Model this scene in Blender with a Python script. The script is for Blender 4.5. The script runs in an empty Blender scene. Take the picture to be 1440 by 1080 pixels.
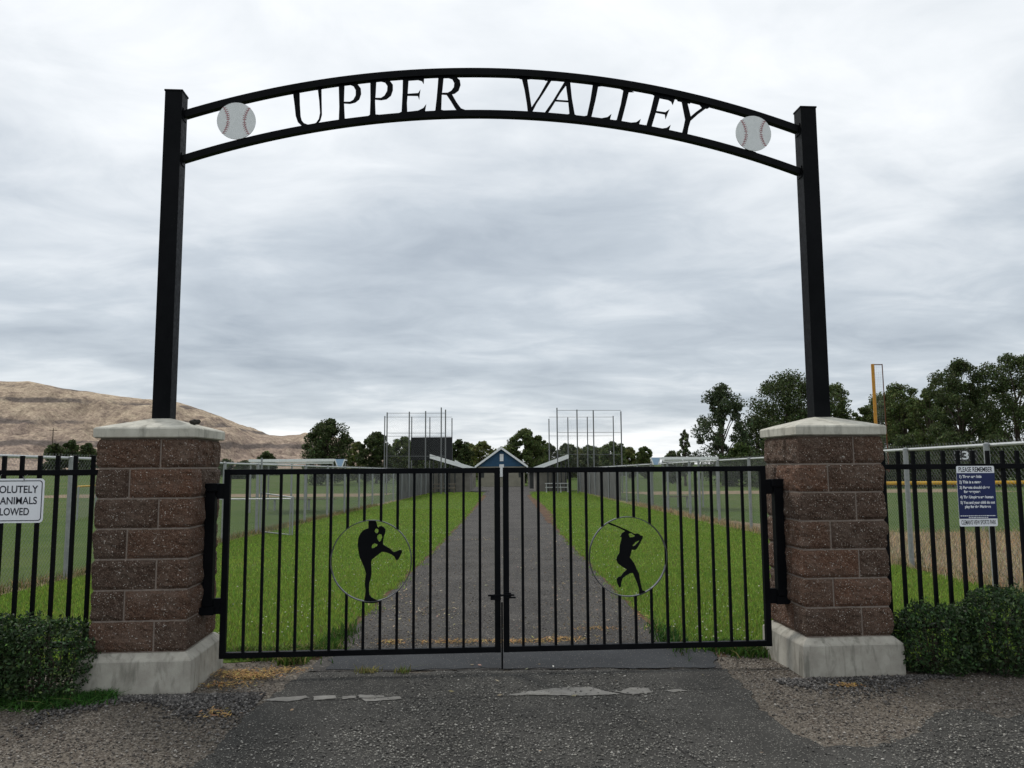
import bpy, bmesh, math, random
import numpy as np
from mathutils import Matrix, Vector, noise
from mathutils.geometry import tessellate_polygon

rng = np.random.default_rng(7)
random.seed(7)
scene = bpy.context.scene
C = scene.collection
R = math.radians

# ------------------------------------------------------------------ camera
CAM = np.array([-0.3292, -5.8423, 1.4895])
YAW, PITCH, ROLL, FPX = 0.0705, 0.1031, -0.0064, 1101.74
fwd = np.array([math.sin(YAW)*math.cos(PITCH), math.cos(YAW)*math.cos(PITCH), math.sin(PITCH)])
r0 = np.array([math.cos(YAW), -math.sin(YAW), 0.0]); u0 = np.cross(r0, fwd)
rgt = math.cos(ROLL)*r0 + math.sin(ROLL)*u0
upv = math.cos(ROLL)*u0 - math.sin(ROLL)*r0
cd = bpy.data.cameras.new('camera'); cam = bpy.data.objects.new('camera', cd); C.objects.link(cam)
cd.sensor_fit = 'HORIZONTAL'; cd.sensor_width = 36.0; cd.lens = FPX/1440*36
cd.clip_start = 0.05; cd.clip_end = 9000
M = Matrix.Identity(4)
for i in range(3):
    M[i][0], M[i][1], M[i][2], M[i][3] = rgt[i], upv[i], -fwd[i], CAM[i]
cam.matrix_world = M
scene.camera = cam

# ------------------------------------------------------------------ world: overcast sky
SUN_EL, SUN_AZ = R(48), R(-35)     # azimuth measured from +Y towards +X
world = bpy.data.worlds.new('World'); scene.world = world; world.use_nodes = True
wn, wl = world.node_tree.nodes, world.node_tree.links
wn.clear()
def wnode(t, **k):
    n = wn.new(t)
    for a, b in k.items(): setattr(n, a, b)
    return n
wout = wnode('ShaderNodeOutputWorld'); wbg = wnode('ShaderNodeBackground')
sky = wnode('ShaderNodeTexSky', sky_type='NISHITA'); sky.sun_disc = False
sky.sun_elevation = SUN_EL; sky.sun_rotation = SUN_AZ
tc = wnode('ShaderNodeTexCoord'); sep = wnode('ShaderNodeSeparateXYZ')
wl.new(tc.outputs['Generated'], sep.inputs[0])
def wmath(op, a, b=None, clamp=False):
    n = wnode('ShaderNodeMath', operation=op, use_clamp=clamp)
    for i, v in enumerate((a, b)):
        if v is None: continue
        if isinstance(v, (int, float)): n.inputs[i].default_value = v
        else: wl.new(v, n.inputs[i])
    return n.outputs[0]
zc = wmath('MAXIMUM', sep.outputs['Z'], 0.0)
den = wmath('ADD', zc, 0.13)
cx_, cy_ = wmath('DIVIDE', sep.outputs['X'], den), wmath('DIVIDE', sep.outputs['Y'], den)
comb = wnode('ShaderNodeCombineXYZ'); wl.new(cx_, comb.inputs[0]); wl.new(cy_, comb.inputs[1]); comb.inputs[2].default_value = 3.7
def wnoise(scale, detail, rough, dist, sx=1.0, sy=1.0, off=0.0):
    mp = wnode('ShaderNodeMapping'); wl.new(comb.outputs[0], mp.inputs['Vector'])
    mp.inputs['Scale'].default_value = (sx, sy, 1); mp.inputs['Location'].default_value = (off, off*0.7, off)
    n = wnode('ShaderNodeTexNoise'); wl.new(mp.outputs[0], n.inputs['Vector'])
    n.inputs['Scale'].default_value = scale; n.inputs['Detail'].default_value = detail
    n.inputs['Roughness'].default_value = rough; n.inputs['Distortion'].default_value = dist
    return n.outputs['Fac']
n1 = wnoise(0.85, 6, 0.52, 0.35, 0.85, 1.0, 2.3)
n2 = wnoise(2.6, 9, 0.58, 0.5, 0.85, 1.1, 8.1)
mixn = wmath('ADD', wmath('MULTIPLY', n1, 0.66), wmath('MULTIPLY', n2, 0.34))
# cloud deck: thicker and greyer low down, thinner overhead, bright slot just above the horizon
er = wnode('ShaderNodeValToRGB'); wl.new(zc, er.inputs[0])
e = er.color_ramp; e.interpolation = 'EASE'
e.elements[0].position = 0.0; e.elements[0].color = (0.68,)*3 + (1,)
e.elements[1].position = 1.0; e.elements[1].color = (0.60,)*3 + (1,)
for pos, v in ((0.035, 0.66), (0.075, 0.38), (0.16, 0.28), (0.27, 0.45), (0.40, 0.67)):
    q = e.elements.new(pos); q.color = (v,)*3 + (1,)
bw = wnode('ShaderNodeRGBToBW'); wl.new(er.outputs[0], bw.inputs[0])
dens = wmath('ADD', bw.outputs[0], wmath('MULTIPLY', wmath('SUBTRACT', mixn, 0.5), 1.65), True)
cr = wnode('ShaderNodeValToRGB'); wl.new(dens, cr.inputs[0])
c = cr.color_ramp
c.elements[0].position = 0.05; c.elements[0].color = (0.268, 0.308, 0.358, 1)
c.elements[1].position = 0.95; c.elements[1].color = (0.87, 0.88, 0.885, 1)
q = c.elements.new(0.38); q.color = (0.435, 0.478, 0.522, 1)
q = c.elements.new(0.66); q.color = (0.66, 0.688, 0.712, 1)
skys = wnode('ShaderNodeMix', data_type='RGBA', blend_type='MULTIPLY'); skys.inputs[0].default_value = 1
wl.new(sky.outputs[0], skys.inputs[6]); skys.inputs[7].default_value = (0.12, 0.12, 0.12, 1)
smix = wnode('ShaderNodeMix', data_type='RGBA'); smix.inputs[0].default_value = 0.95
wl.new(skys.outputs[2], smix.inputs[6]); wl.new(cr.outputs[0], smix.inputs[7])
wl.new(smix.outputs[2], wbg.inputs[0]); wbg.inputs[1].default_value = 1.0
wl.new(wbg.outputs[0], wout.inputs[0])

sd = bpy.data.lights.new('sun', 'SUN'); sun = bpy.data.objects.new('sun', sd); C.objects.link(sun)
sd.energy = 1.4; sd.angle = R(14); sd.color = (1.0, 0.96, 0.90)
sv = Vector((math.sin(SUN_AZ)*math.cos(SUN_EL), math.cos(SUN_AZ)*math.cos(SUN_EL), math.sin(SUN_EL)))
sun.rotation_euler = sv.to_track_quat('Z', 'Y').to_euler(); sun.location = (-20, 20, 40)

vs = scene.view_settings
vs.view_transform = 'Standard'; vs.look = 'None'; vs.exposure = 0.42; vs.gamma = 1.0; vs.use_curve_mapping = False

# ------------------------------------------------------------------ site frame: s = metres along the path, t = metres to its right
TH = R(3.7); cT, sT = math.cos(TH), math.sin(TH)
def gz(s): return -0.01*min(max(s, 0.0), 90.0)
def W(t, s, z=0.0): return (t*cT + s*sT, -t*sT + s*cT, z)
def at(px, py, s):
    """world t, z of a sight line at path distance s"""
    d = fwd + rgt*(px-720)/FPX - upv*(py-540)/FPX
    a = d[0]*sT + d[1]*cT; c0 = CAM[0]*sT + CAM[1]*cT
    P = CAM + d*((s-c0)/a)
    return P[0]*cT - P[1]*sT, P[2]

# ------------------------------------------------------------------ object helpers
def link(o, parent=None, loc=(0, 0, 0), rz=0.0):
    C.objects.link(o); o.parent = parent; o.location = loc; o.rotation_euler = (0, 0, rz); return o
def tag(o, label=None, cat=None, group=None, kind=None):
    if label: o['label'] = label
    if cat: o['category'] = cat
    if group: o['group'] = group
    if kind: o['kind'] = kind
    return o
def thing(name, label, cat, loc=(0, 0, 0), rz=0.0, group=None):
    return tag(link(bpy.data.objects.new(name, None), None, loc, rz), label, cat, group)
def build(name, vf, mat, parent=None, loc=(0, 0, 0), rz=0.0, smooth=False):
    me = bpy.data.meshes.new(name); me.from_pydata(vf[0], [], vf[1]); me.update()
    if mat: me.materials.append(mat)
    if smooth: me.polygons.foreach_set('use_smooth', [True]*len(me.polygons))
    return link(bpy.data.objects.new(name, me), parent, loc, rz)
def again(o, parent=None, loc=(0, 0, 0), rz=0.0):
    return link(o.copy(), parent, loc, rz)
def big(name, V, F, mat, parent=None, col=None, smooth=False):
    """mesh from numpy arrays; F is (n,k) faces of one size, or a list of such arrays"""
    Fs = F if isinstance(F, list) else [F]
    me = bpy.data.meshes.new(name)
    loops = np.concatenate([f.ravel() for f in Fs]).astype(np.int32)
    tot = np.concatenate([np.full(len(f), f.shape[1], np.int32) for f in Fs])
    st = np.concatenate([[0], np.cumsum(tot)[:-1]]).astype(np.int32)
    me.vertices.add(len(V)); me.vertices.foreach_set('co', np.asarray(V, np.float32).ravel())
    me.loops.add(len(loops)); me.loops.foreach_set('vertex_index', loops)
    me.polygons.add(len(tot)); me.polygons.foreach_set('loop_start', st); me.polygons.foreach_set('loop_total', tot)
    if smooth: me.polygons.foreach_set('use_smooth', np.ones(len(tot), bool))
    me.update(calc_edges=True)
    if col is not None:
        a = me.color_attributes.new('Col', 'FLOAT_COLOR', 'POINT')
        a.data.foreach_set('color', np.concatenate([col, np.ones((len(col), 1))], 1).astype(np.float32).ravel())
    me.materials.append(mat)
    return link(bpy.data.objects.new(name, me), parent)
def cat(*parts):
    V, F = [], []
    for v, f in parts:
        o = len(V); V += list(v); F += [tuple(i+o for i in q) for q in f]
    return V, F
def box(x0, x1, y0, y1, z0, z1, b=0.0):
    """box, with its long and short edges eased by b"""
    if b <= 0:
        V = [(x, y, z) for z in (z0, z1) for y in (y0, y1) for x in (x0, x1)]
        return V, [(0, 2, 3, 1), (4, 5, 7, 6), (0, 1, 5, 4), (2, 6, 7, 3), (0, 4, 6, 2), (1, 3, 7, 5)]
    bm = bmesh.new(); bmesh.ops.create_cube(bm, size=1)
    for v in bm.verts:
        v.co = ((x0+x1)/2+v.co.x*(x1-x0), (y0+y1)/2+v.co.y*(y1-y0), (z0+z1)/2+v.co.z*(z1-z0))
    bmesh.ops.bevel(bm, geom=bm.edges[:], offset=b, segments=2, affect='EDGES', profile=0.6)
    bm.verts.index_update(); V = [tuple(v.co) for v in bm.verts]; F = [tuple(v.index for v in f.verts) for f in bm.faces]; bm.free()
    return V, F
def tube(pts, rad, n=8, cap=True):
    V, F = [], []
    pts = [Vector(p) for p in pts]; m = len(pts)
    rs = rad if isinstance(rad, (list, tuple)) else [rad]*m
    for i, p in enumerate(pts):
        d = (pts[min(i+1, m-1)]-pts[max(i-1, 0)]).normalized()
        a = d.cross(Vector((0, 0, 1)) if abs(d.z) < 0.9 else Vector((1, 0, 0))).normalized(); b = d.cross(a)
        for k in range(n):
            w = 2*math.pi*k/n; q = p + (a*math.cos(w)+b*math.sin(w))*rs[i]; V.append(tuple(q))
    for i in range(m-1):
        for k in range(n):
            k2 = (k+1) % n; F.append((i*n+k, i*n+k2, (i+1)*n+k2, (i+1)*n+k))
    if cap:
        F.append(tuple(range(n-1, -1, -1))); F.append(tuple((m-1)*n+k for k in range(n)))
    return V, F
def plate(polys, y0, y1):
    """flat cut-out in the XZ plane: outer outline plus holes, from y0 to y1"""
    pv = [[Vector((x, 0, z)) for x, z in q] for q in polys]
    flat = [p for q in pv for p in q]
    area = sum(polys[0][i][0]*polys[0][(i+1) % len(polys[0])][1]-polys[0][(i+1) % len(polys[0])][0]*polys[0][i][1] for i in range(len(polys[0])))
    tri = tessellate_polygon([[Vector((p.x, p.z, 0)) for p in q] for q in pv])
    n = len(flat); V = [(p.x, y0, p.z) for p in flat]+[(p.x, y1, p.z) for p in flat]; F = []
    for a, b, c_ in tri:
        F.append((a, b, c_)); F.append((c_+n, b+n, a+n))
    o = 0
    for q in pv:
        m = len(q)
        for i in range(m):
            a, b = o+i, o+(i+1) % m; F.append((a, b, b+n, a+n))
        o += m
    return V, F
def recalc(o):
    bm = bmesh.new(); bm.from_mesh(o.data); bmesh.ops.recalc_face_normals(bm, faces=bm.faces[:]); bm.to_mesh(o.data); bm.free(); return o
def sheet(name, outline, dz, mat, parent=None, jag=0.0, step=0.15, kind='structure'):
    """flat sheet from an outline in (x, y) world metres, its rim roughened, lying dz above the ground plane"""
    pts = []
    n = len(outline)
    for i in range(n):
        a, b = Vector(outline[i]), Vector(outline[(i+1) % n]); L = (b-a).length; k = max(1, int(L/step))
        for j in range(k): pts.append(a.lerp(b, j/k))
    if jag:
        pts = [p + Vector((0.6*noise.noise(Vector((p.x*2.3, p.y*2.3, 1)))+0.6*noise.noise(Vector((p.x*9, p.y*9, 2)))+0.6*noise.noise(Vector((p.x*31, p.y*31, 3))),
                           0.6*noise.noise(Vector((p.x*2.3, p.y*2.3, 5)))+0.6*noise.noise(Vector((p.x*9, p.y*9, 7)))+0.6*noise.noise(Vector((p.x*31, p.y*31, 8)))))*jag for p in pts]
    V = [(p.x, p.y, gz(p.x*sT+p.y*cT)+dz) for p in pts]
    tri = tessellate_polygon([[Vector((p.x, p.y, 0)) for p in pts]])
    o = build(name, (V, tri), mat, parent)
    me = o.data; me.update()
    bm = bmesh.new(); bm.from_mesh(me)
    for f in bm.faces:
        f.normal_update()
        if f.normal.z < 0: f.normal_flip()
    bm.to_mesh(me); bm.free()
    if kind: o['kind'] = kind
    return o

# ------------------------------------------------------------------ materials
class Mat:
    def __init__(s, name, rough=0.8, metal=0.0, spec=0.3):
        s.m = bpy.data.materials.new(name); s.m.use_nodes = True
        s.t = s.m.node_tree; s.n = s.t.nodes; s.l = s.t.links
        s.b = s.n['Principled BSDF']; s.b.inputs['Roughness'].default_value = rough; s.b.inputs['Metallic'].default_value = metal
        s.b.inputs['Specular IOR Level'].default_value = spec
        g = s.n.new('ShaderNodeNewGeometry'); s.pos = g.outputs['Position']
        oi = s.n.new('ShaderNodeObjectInfo'); s.rand = oi.outputs['Random']
    def obj(s):
        return s.n.new('ShaderNodeTexCoord').outputs['Object']
    def noise(s, scale, detail=4, rough=0.55, vec=None, dist=0.0, stretch=None):
        n = s.n.new('ShaderNodeTexNoise'); v = vec or s.pos
        if stretch:
            mp = s.n.new('ShaderNodeMapping'); mp.inputs['Scale'].default_value = stretch; s.l.new(v, mp.inputs[0]); v = mp.outputs[0]
        s.l.new(v, n.inputs['Vector'])
        n.inputs['Scale'].default_value = scale; n.inputs['Detail'].default_value = detail
        n.inputs['Roughness'].default_value = rough; n.inputs['Distortion'].default_value = dist
        return n.outputs['Fac']
    def voro(s, scale, out='Distance', vec=None, rnd=1.0):
        n = s.n.new('ShaderNodeTexVoronoi'); s.l.new(vec or s.pos, n.inputs['Vector']); n.inputs['Scale'].default_value = scale
        n.inputs['Randomness'].default_value = rnd
        return n.outputs[out]
    def ramp(s, fac, *stops):
        n = s.n.new('ShaderNodeValToRGB'); s.l.new(fac, n.inputs[0]); e = n.color_ramp
        while len(e.elements) < len(stops): e.elements.new(0.5)
        for el, (p, col) in zip(e.elements, stops):
            el.position = p; el.color = (col if len(col) == 4 else tuple(col)+(1,)) if isinstance(col, (tuple, list)) else (col, col, col, 1)
        return n.outputs[0]
    def mix(s, fac, a, b, mode='MIX'):
        n = s.n.new('ShaderNodeMix'); n.data_type = 'RGBA'; n.blend_type = mode
        for i, v in ((0, fac), (6, a), (7, b)):
            if isinstance(v, (int, float)): n.inputs[i].default_value = v if i == 0 else (v, v, v, 1)
            elif isinstance(v, tuple): n.inputs[i].default_value = v if len(v) == 4 else v+(1,)
            else: s.l.new(v, n.inputs[i])
        return n.outputs[2]
    def math(s, op, a, b=None, clamp=False):
        n = s.n.new('ShaderNodeMath'); n.operation = op; n.use_clamp = clamp
        for i, v in enumerate((a, b)):
            if v is None: continue
            if isinstance(v, (int, float)): n.inputs[i].default_value = v
            else: s.l.new(v, n.inputs[i])
        return n.outputs[0]
    def sepz(s, vec=None, axis='Z'):
        n = s.n.new('ShaderNodeSeparateXYZ'); s.l.new(vec or s.pos, n.inputs[0]); return n.outputs[axis]
    def attr(s):
        n = s.n.new('ShaderNodeAttribute'); n.attribute_name = 'Col'; return n.outputs['Color']
    def col(s, c_):
        if isinstance(c_, tuple): s.b.inputs['Base Color'].default_value = c_ if len(c_) == 4 else c_+(1,)
        else: s.l.new(c_, s.b.inputs['Base Color'])
        return s
    def rough(s, f): s.l.new(f, s.b.inputs['Roughness']); return s
    def bump(s, h, strength=0.5, dist=0.01):
        n = s.n.new('ShaderNodeBump'); n.inputs['Strength'].default_value = strength; n.inputs['Distance'].default_value = dist
        s.l.new(h, n.inputs['Height']); s.l.new(n.outputs[0], s.b.inputs['Normal']); return s
    def leafy(s, color, amount=0.35):
        """thin leaf: some light passes through"""
        tr = s.n.new('ShaderNodeBsdfTranslucent'); mx = s.n.new('ShaderNodeMixShader'); mx.inputs[0].default_value = amount
        s.l.new(color, tr.inputs[0]); s.l.new(s.b.outputs[0], mx.inputs[1]); s.l.new(tr.outputs[0], mx.inputs[2])
        s.l.new(mx.outputs[0], s.n['Material Output'].inputs[0]); return s

def m_paint_black():
    m = Mat('black_paint', 0.55, 0, 0.05)
    n = m.noise(38, 5); big_ = m.noise(4, 4)
    base = m.ramp(big_, (0.3, (0.0035, 0.004, 0.005)), (0.75, (0.008, 0.0085, 0.010)))
    chip = m.ramp(m.noise(60, 3, 0.6), (0.735, 0.0), (0.75, 1.0))
    m.col(m.mix(m.math('MULTIPLY', chip, 0.35), base, (0.10, 0.10, 0.10)))
    m.rough(m.ramp(n, (0.3, 0.36), (0.8, 0.6))).bump(n, 0.08, 0.002); return m.m
def m_block():
    m = Mat('split_face_block', 0.92, 0, 0.2)
    big_ = m.noise(7, 4); fine = m.noise(120, 4, 0.65)
    base = m.ramp(fine, (0.30, (0.032, 0.020, 0.014)), (0.50, (0.112, 0.069, 0.050)), (0.72, (0.24, 0.165, 0.125)))
    tint = m.ramp(m.rand, (0.0, (0.78, 0.82, 0.84)), (0.5, (1.0, 0.98, 0.95)), (1.0, (1.28, 1.10, 1.0)))
    base = m.mix(1.0, base, tint, 'MULTIPLY')
    base = m.mix(m.ramp(big_, (0.45, 0.0), (0.75, 0.5)), base, (0.20, 0.155, 0.125))
    vc = m.voro(125, 'Color'); vd = m.voro(125)
    sel = m.math('GREATER_THAN', m.sepz(vc, 'X'), 0.66)
    spk = m.math('MULTIPLY', sel, m.math('LESS_THAN', vd, m.ramp(m.sepz(vc, 'Z'), (0.0, 0.08), (0.75, 0.36), (1.0, 0.58))))
    stone = m.ramp(m.sepz(vc, 'Y'), (0.0, (0.26, 0.20, 0.16)), (0.6, (0.45, 0.38, 0.32)), (1.0, (0.70, 0.66, 0.60)))
    m.col(m.mix(spk, base, stone))
    hgt = m.math('ADD', m.math('MULTIPLY', m.noise(38, 6, 0.72), 1.0), m.math('MULTIPLY', spk, 0.22))
    m.bump(hgt, 1.0, 0.028); return m.m
def m_mortar():
    m = Mat('mortar', 0.95, 0, 0.15); n = m.noise(60, 5)
    m.col(m.ramp(n, (0.3, (0.19, 0.155, 0.13)), (0.75, (0.30, 0.25, 0.215)))).bump(n, 0.5, 0.006); return m.m
def m_concrete(name, a, b, stain=0.5):
    m = Mat(name, 0.9, 0, 0.2)
    n = m.noise(9, 6, 0.6); f = m.noise(160, 4, 0.6)
    base = m.ramp(n, (0.25, a), (0.75, b))
    st = m.noise(14, 5, 0.6, None, 0.6, (1.0, 1.0, 0.25))
    base = m.mix(m.math('MULTIPLY', m.ramp(st, (0.50, 0.0), (0.68, 1.0)), stain), base, (0.15, 0.145, 0.12))
    base = m.mix(m.ramp(f, (0.62, 0.0), (0.72, 0.5)), base, (0.16, 0.15, 0.13))
    pit = m.ramp(m.voro(55), (0.05, 0.0), (0.12, 1.0))
    m.col(base).bump(m.math('ADD', f, m.math('MULTIPLY', pit, 0.6)), 0.45, 0.004); return m.m
def m_asphalt(name, dark, mid, chip_amt=0.9, chip=(0.30, 0.28, 0.25), scale=130):
    m = Mat(name, 0.93, 0, 0.25)
    lo = m.noise(1.3, 5, 0.6); f = m.noise(240, 4, 0.7)
    base = m.ramp(f, (0.3, dark), (0.75, mid))
    base = m.mix(m.ramp(lo, (0.42, 0.0), (0.72, 0.5)), base, tuple(x*1.6 for x in mid))
    vc = m.voro(scale, 'Color'); vd = m.voro(scale)
    sel = m.math('GREATER_THAN', m.sepz(vc, 'X'), chip_amt)
    spk = m.math('MULTIPLY', sel, m.math('LESS_THAN', vd, 0.40))
    base = m.mix(spk, base, m.mix(m.sepz(vc, 'Y'), tuple(x*0.5 for x in chip), chip))
    m.col(base).bump(m.math('ADD', m.math('MULTIPLY', vd, -0.8), m.math('MULTIPLY', f, 0.5)), 0.8, 0.007); return m.m
def m_gravel():
    m = Mat('gravel', 0.95, 0, 0.2)
    lo = m.noise(1.1, 5, 0.6); vc = m.voro(95, 'Color'); vd = m.voro(95); f = m.noise(300, 3)
    base = m.ramp(m.sepz(vc, 'X'), (0.0, (0.066, 0.056, 0.047)), (0.55, (0.165, 0.142, 0.116)), (0.92, (0.30, 0.265, 0.22)), (1.0, (0.46, 0.42, 0.37)))
    base = m.mix(m.ramp(lo, (0.38, 0.0), (0.68, 0.6)), base, (0.20, 0.165, 0.126))
    m.col(m.mix(0.35, base, m.ramp(f, (0.3, 0.06), (0.7, 0.22)), 'OVERLAY')).bump(m.math('MULTIPLY', vd, -1.0), 0.9, 0.010); return m.m
def m_lawn(name, a, b, dry=0.0):
    m = Mat(name, 0.95, 0, 0.1)
    n = m.noise(2.2, 5, 0.6); f = m.noise(70, 4, 0.7, None, 0, (1, 0.5, 1)); lo = m.noise(0.35, 4)
    base = m.mix(m.ramp(n, (0.3, 0.0), (0.75, 1.0)), a, b)
    base = m.mix(m.ramp(f, (0.35, 0.55), (0.7, 0.0)), base, tuple(x*0.45 for x in a))
    base = m.mix(m.ramp(lo, (0.45, 0.0), (0.75, 0.35)), base, (0.12, 0.135, 0.03))
    if dry: base = m.mix(m.ramp(m.noise(0.6, 6, 0.65), (0.55-dry*0.15, 0.0), (0.72, 1.0)), base, (0.19, 0.145, 0.075))
    m.col(base).bump(f, 0.7, 0.03); return m.m
def m_ground():
    m = Mat('field_turf', 0.97, 0, 0.1)
    n = m.noise(0.9, 6, 0.65); lo = m.noise(0.09, 5, 0.6); f = m.noise(40, 4, 0.7)
    base = m.mix(m.ramp(n, (0.35, 0.0), (0.7, 1.0)), (0.050, 0.092, 0.013), (0.082, 0.124, 0.024))
    base = m.mix(m.ramp(lo, (0.48, 0.0), (0.72, 0.6)), base, (0.135, 0.135, 0.050))
    base = m.mix(m.ramp(f, (0.35, 0.4), (0.6, 0.0)), base, (0.03, 0.045, 0.012))
    m.col(base).bump(f, 0.6, 0.03); return m.m
def m_dirt(name, a, b, c_):
    m = Mat(name, 0.96, 0, 0.15); n = m.noise(3.0, 6, 0.65); f = m.noise(90, 4, 0.7)
    base = m.ramp(n, (0.3, a), (0.52, b), (0.75, c_))
    m.col(m.mix(m.ramp(f, (0.4, 0.6), (0.65, 0.0)), base, tuple(x*0.4 for x in a))).bump(f, 0.8, 0.02); return m.m
def m_attr(name, rough=0.85, leaf=0.0, spec=0.25):
    m = Mat(name, rough, 0, spec); a = m.attr(); m.col(a)
    if leaf: m.leafy(a, leaf)
    return m.m
def m_metal(name, a, b, rough=0.45, metal=0.85):
    m = Mat(name, rough, metal, 0.5); n = m.noise(22, 5, 0.6); m.col(m.ramp(n, (0.3, a), (0.75, b)))
    m.rough(m.ramp(n, (0.3, rough-0.08), (0.8, rough+0.15))); return m.m
def m_plain(name, c_, rough=0.6, var=0.25, scale=14, spec=0.35):
    m = Mat(name, rough, 0, spec); n = m.noise(scale, 5, 0.6)
    m.col(m.ramp(n, (0.3, tuple(x*(1-var) for x in c_)), (0.75, tuple(min(1, x*(1+var*0.5)) for x in c_)))).bump(n, 0.08, 0.004); return m.m
def m_hill():
    m = Mat('dry_hillside', 0.98, 0, 0.05)
    z = m.sepz(); wob = m.noise(0.010, 6, 0.65); zz = m.math('ADD', z, m.math('MULTIPLY', wob, 60))
    tan = m.ramp(m.noise(0.035, 10, 0.82), (0.38, (0.225, 0.172, 0.135)), (0.50, (0.385, 0.30, 0.22)), (0.62, (0.53, 0.43, 0.31)))
    talus = m.ramp(m.noise(0.07, 9, 0.82), (0.38, (0.17, 0.13, 0.112)), (0.5, (0.31, 0.235, 0.19)), (0.64, (0.46, 0.365, 0.28)))
    low = m.ramp(m.math('ADD', z, m.math('MULTIPLY', m.math('SUBTRACT', wob, 0.5), 140)), (0.0, 1.0), (1.0, 1.0))
    mr = m.n.new('ShaderNodeMapRange'); m.l.new(m.math('ADD', z, m.math('MULTIPLY', m.math('SUBTRACT', m.noise(0.006, 6, 0.65), 0.5), 190)), mr.inputs[0])
    mr.inputs[1].default_value = 78; mr.inputs[2].default_value = 30; mr.inputs[3].default_value = 0; mr.inputs[4].default_value = 0.85
    base = m.mix(mr.outputs[0], tan, talus)
    # basalt rims: thin broken horizontal bands of rock
    wv = m.math('FRACT', m.math('MULTIPLY', m.math('ADD', z, m.math('MULTIPLY', m.noise(0.012, 4, 0.5), 24)), 0.026))
    band = m.ramp(wv, (0.0, 0.0), (0.06, 1.0), (0.20, 1.0), (0.27, 0.0))
    brk = m.ramp(m.noise(0.008, 6, 0.7), (0.41, 0.0), (0.50, 1.0))
    rock = m.ramp(m.noise(0.06, 6, 0.7), (0.3, (0.085, 0.072, 0.066)), (0.7, (0.17, 0.14, 0.125)))
    base = m.mix(m.math('MULTIPLY', m.math('MULTIPLY', band, brk), 0.9), base, rock)
    shrub = m.ramp(m.noise(0.12, 5, 0.75), (0.60, 0.0), (0.68, 0.7))
    fine = m.ramp(m.noise(0.22, 6, 0.8), (0.36, 0.62), (0.5, 1.0), (0.64, 1.4))
    base = m.mix(1.0, m.mix(shrub, base, (0.12, 0.10, 0.078)), fine, 'MULTIPLY')
    m.col(base).bump(m.noise(0.03, 8, 0.70), 1.0, 6.0); return m.m
def m_ball():
    m = Mat('ball_white', 0.6, 0, 0.3); n = m.noise(25, 4); m.col(m.ramp(n, (0.3, (0.72, 0.74, 0.745)), (0.7, (0.80, 0.82, 0.825)))); return m.m

BLACK = m_paint_black(); BLOCK = m_block(); MORTAR = m_mortar()
CAPM = m_concrete('cap_concrete', (0.42, 0.40, 0.34), (0.62, 0.60, 0.52), 0.55)
BASEM = m_concrete('base_concrete', (0.30, 0.28, 0.24), (0.47, 0.45, 0.39), 0.75)
ASPH = m_asphalt('old_asphalt', (0.017, 0.0165, 0.015), (0.062, 0.059, 0.053), 0.76, (0.27, 0.26, 0.23), 105)
ASPH_PATH = m_asphalt('path_asphalt', (0.022, 0.020, 0.019), (0.066, 0.061, 0.056), 0.80, (0.28, 0.26, 0.225), 80)
ASPH_NEW = m_asphalt('newer_asphalt', (0.020, 0.022, 0.025), (0.044, 0.047, 0.051), 0.95)
GRAVEL = m_gravel()
PATCHC = m_concrete('patch_concrete', (0.13, 0.125, 0.115), (0.27, 0.26, 0.24), 0.5)
LAWN = m_lawn('lawn', (0.075, 0.135, 0.016), (0.118, 0.185, 0.028))
GROUND = m_ground()
DIRT = m_dirt('path_verge', (0.09, 0.055, 0.035), (0.16, 0.095, 0.058), (0.19, 0.14, 0.085))
STRAWD = m_dirt('dry_strip', (0.20, 0.145, 0.092), (0.33, 0.255, 0.16), (0.43, 0.34, 0.215))
PEBBLE = m_attr('pebble', 0.92); BLADE = m_attr('grass_blade', 0.75, 0.30); LEAF = m_attr('leaf', 0.7, 0.28); DRYLEAF = m_attr('dry_litter', 0.9)
HEDGELEAF = m_attr('hedge_leaf', 0.55, 0.18, 0.35)
GALV = m_metal('galvanised', (0.24, 0.25, 0.255), (0.36, 0.37, 0.375), 0.55, 0.35)
WIRE = m_metal('fence_wire', (0.20, 0.205, 0.208), (0.30, 0.305, 0.31), 0.6, 0.2)
RAILBRIGHT = m_metal('bright_rail', (0.42, 0.43, 0.43), (0.55, 0.56, 0.56), 0.5, 0.3)
POLEM = m_metal('weathered_pole', (0.13, 0.135, 0.14), (0.22, 0.225, 0.23), 0.6, 0.2)
YELLOW = m_plain('yellow_plastic', (0.62, 0.36, 0.02), 0.5, 0.2); ORANGE = m_plain('foul_pole_paint', (0.52, 0.245, 0.028), 0.5, 0.2)
WHITE = m_plain('white_metal', (0.82, 0.83, 0.83), 0.5, 0.12); SIGNW = m_plain('sign_white', (0.84, 0.86, 0.90), 0.4, 0.05)
NAVY = m_plain('navy_ink', (0.008, 0.018, 0.095), 0.45, 0.1); INK = m_plain('sign_ink', (0.02, 0.022, 0.035), 0.5, 0.1)
SIGNBACK = m_plain('black_plaque', (0.02, 0.02, 0.02), 0.6, 0.1)
BLUEW = m_plain('blue_siding', (0.024, 0.080, 0.155), 0.7, 0.25, 3); CMU = m_plain('grey_block_wall', (0.20, 0.185, 0.16), 0.9, 0.3, 2.5)
TANW = m_plain('tan_wall', (0.27, 0.25, 0.20), 0.9, 0.2, 2.0); SLAT = m_plain('grey_slat', (0.115, 0.115, 0.112), 0.7, 0.35, 1.5)
PALEBLUE = m_plain('pale_blue_panel', (0.33, 0.47, 0.66), 0.4, 0.1); ROOFM = m_metal('roof_metal', (0.60, 0.62, 0.64), (0.74, 0.76, 0.78), 0.45, 0.25)
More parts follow.
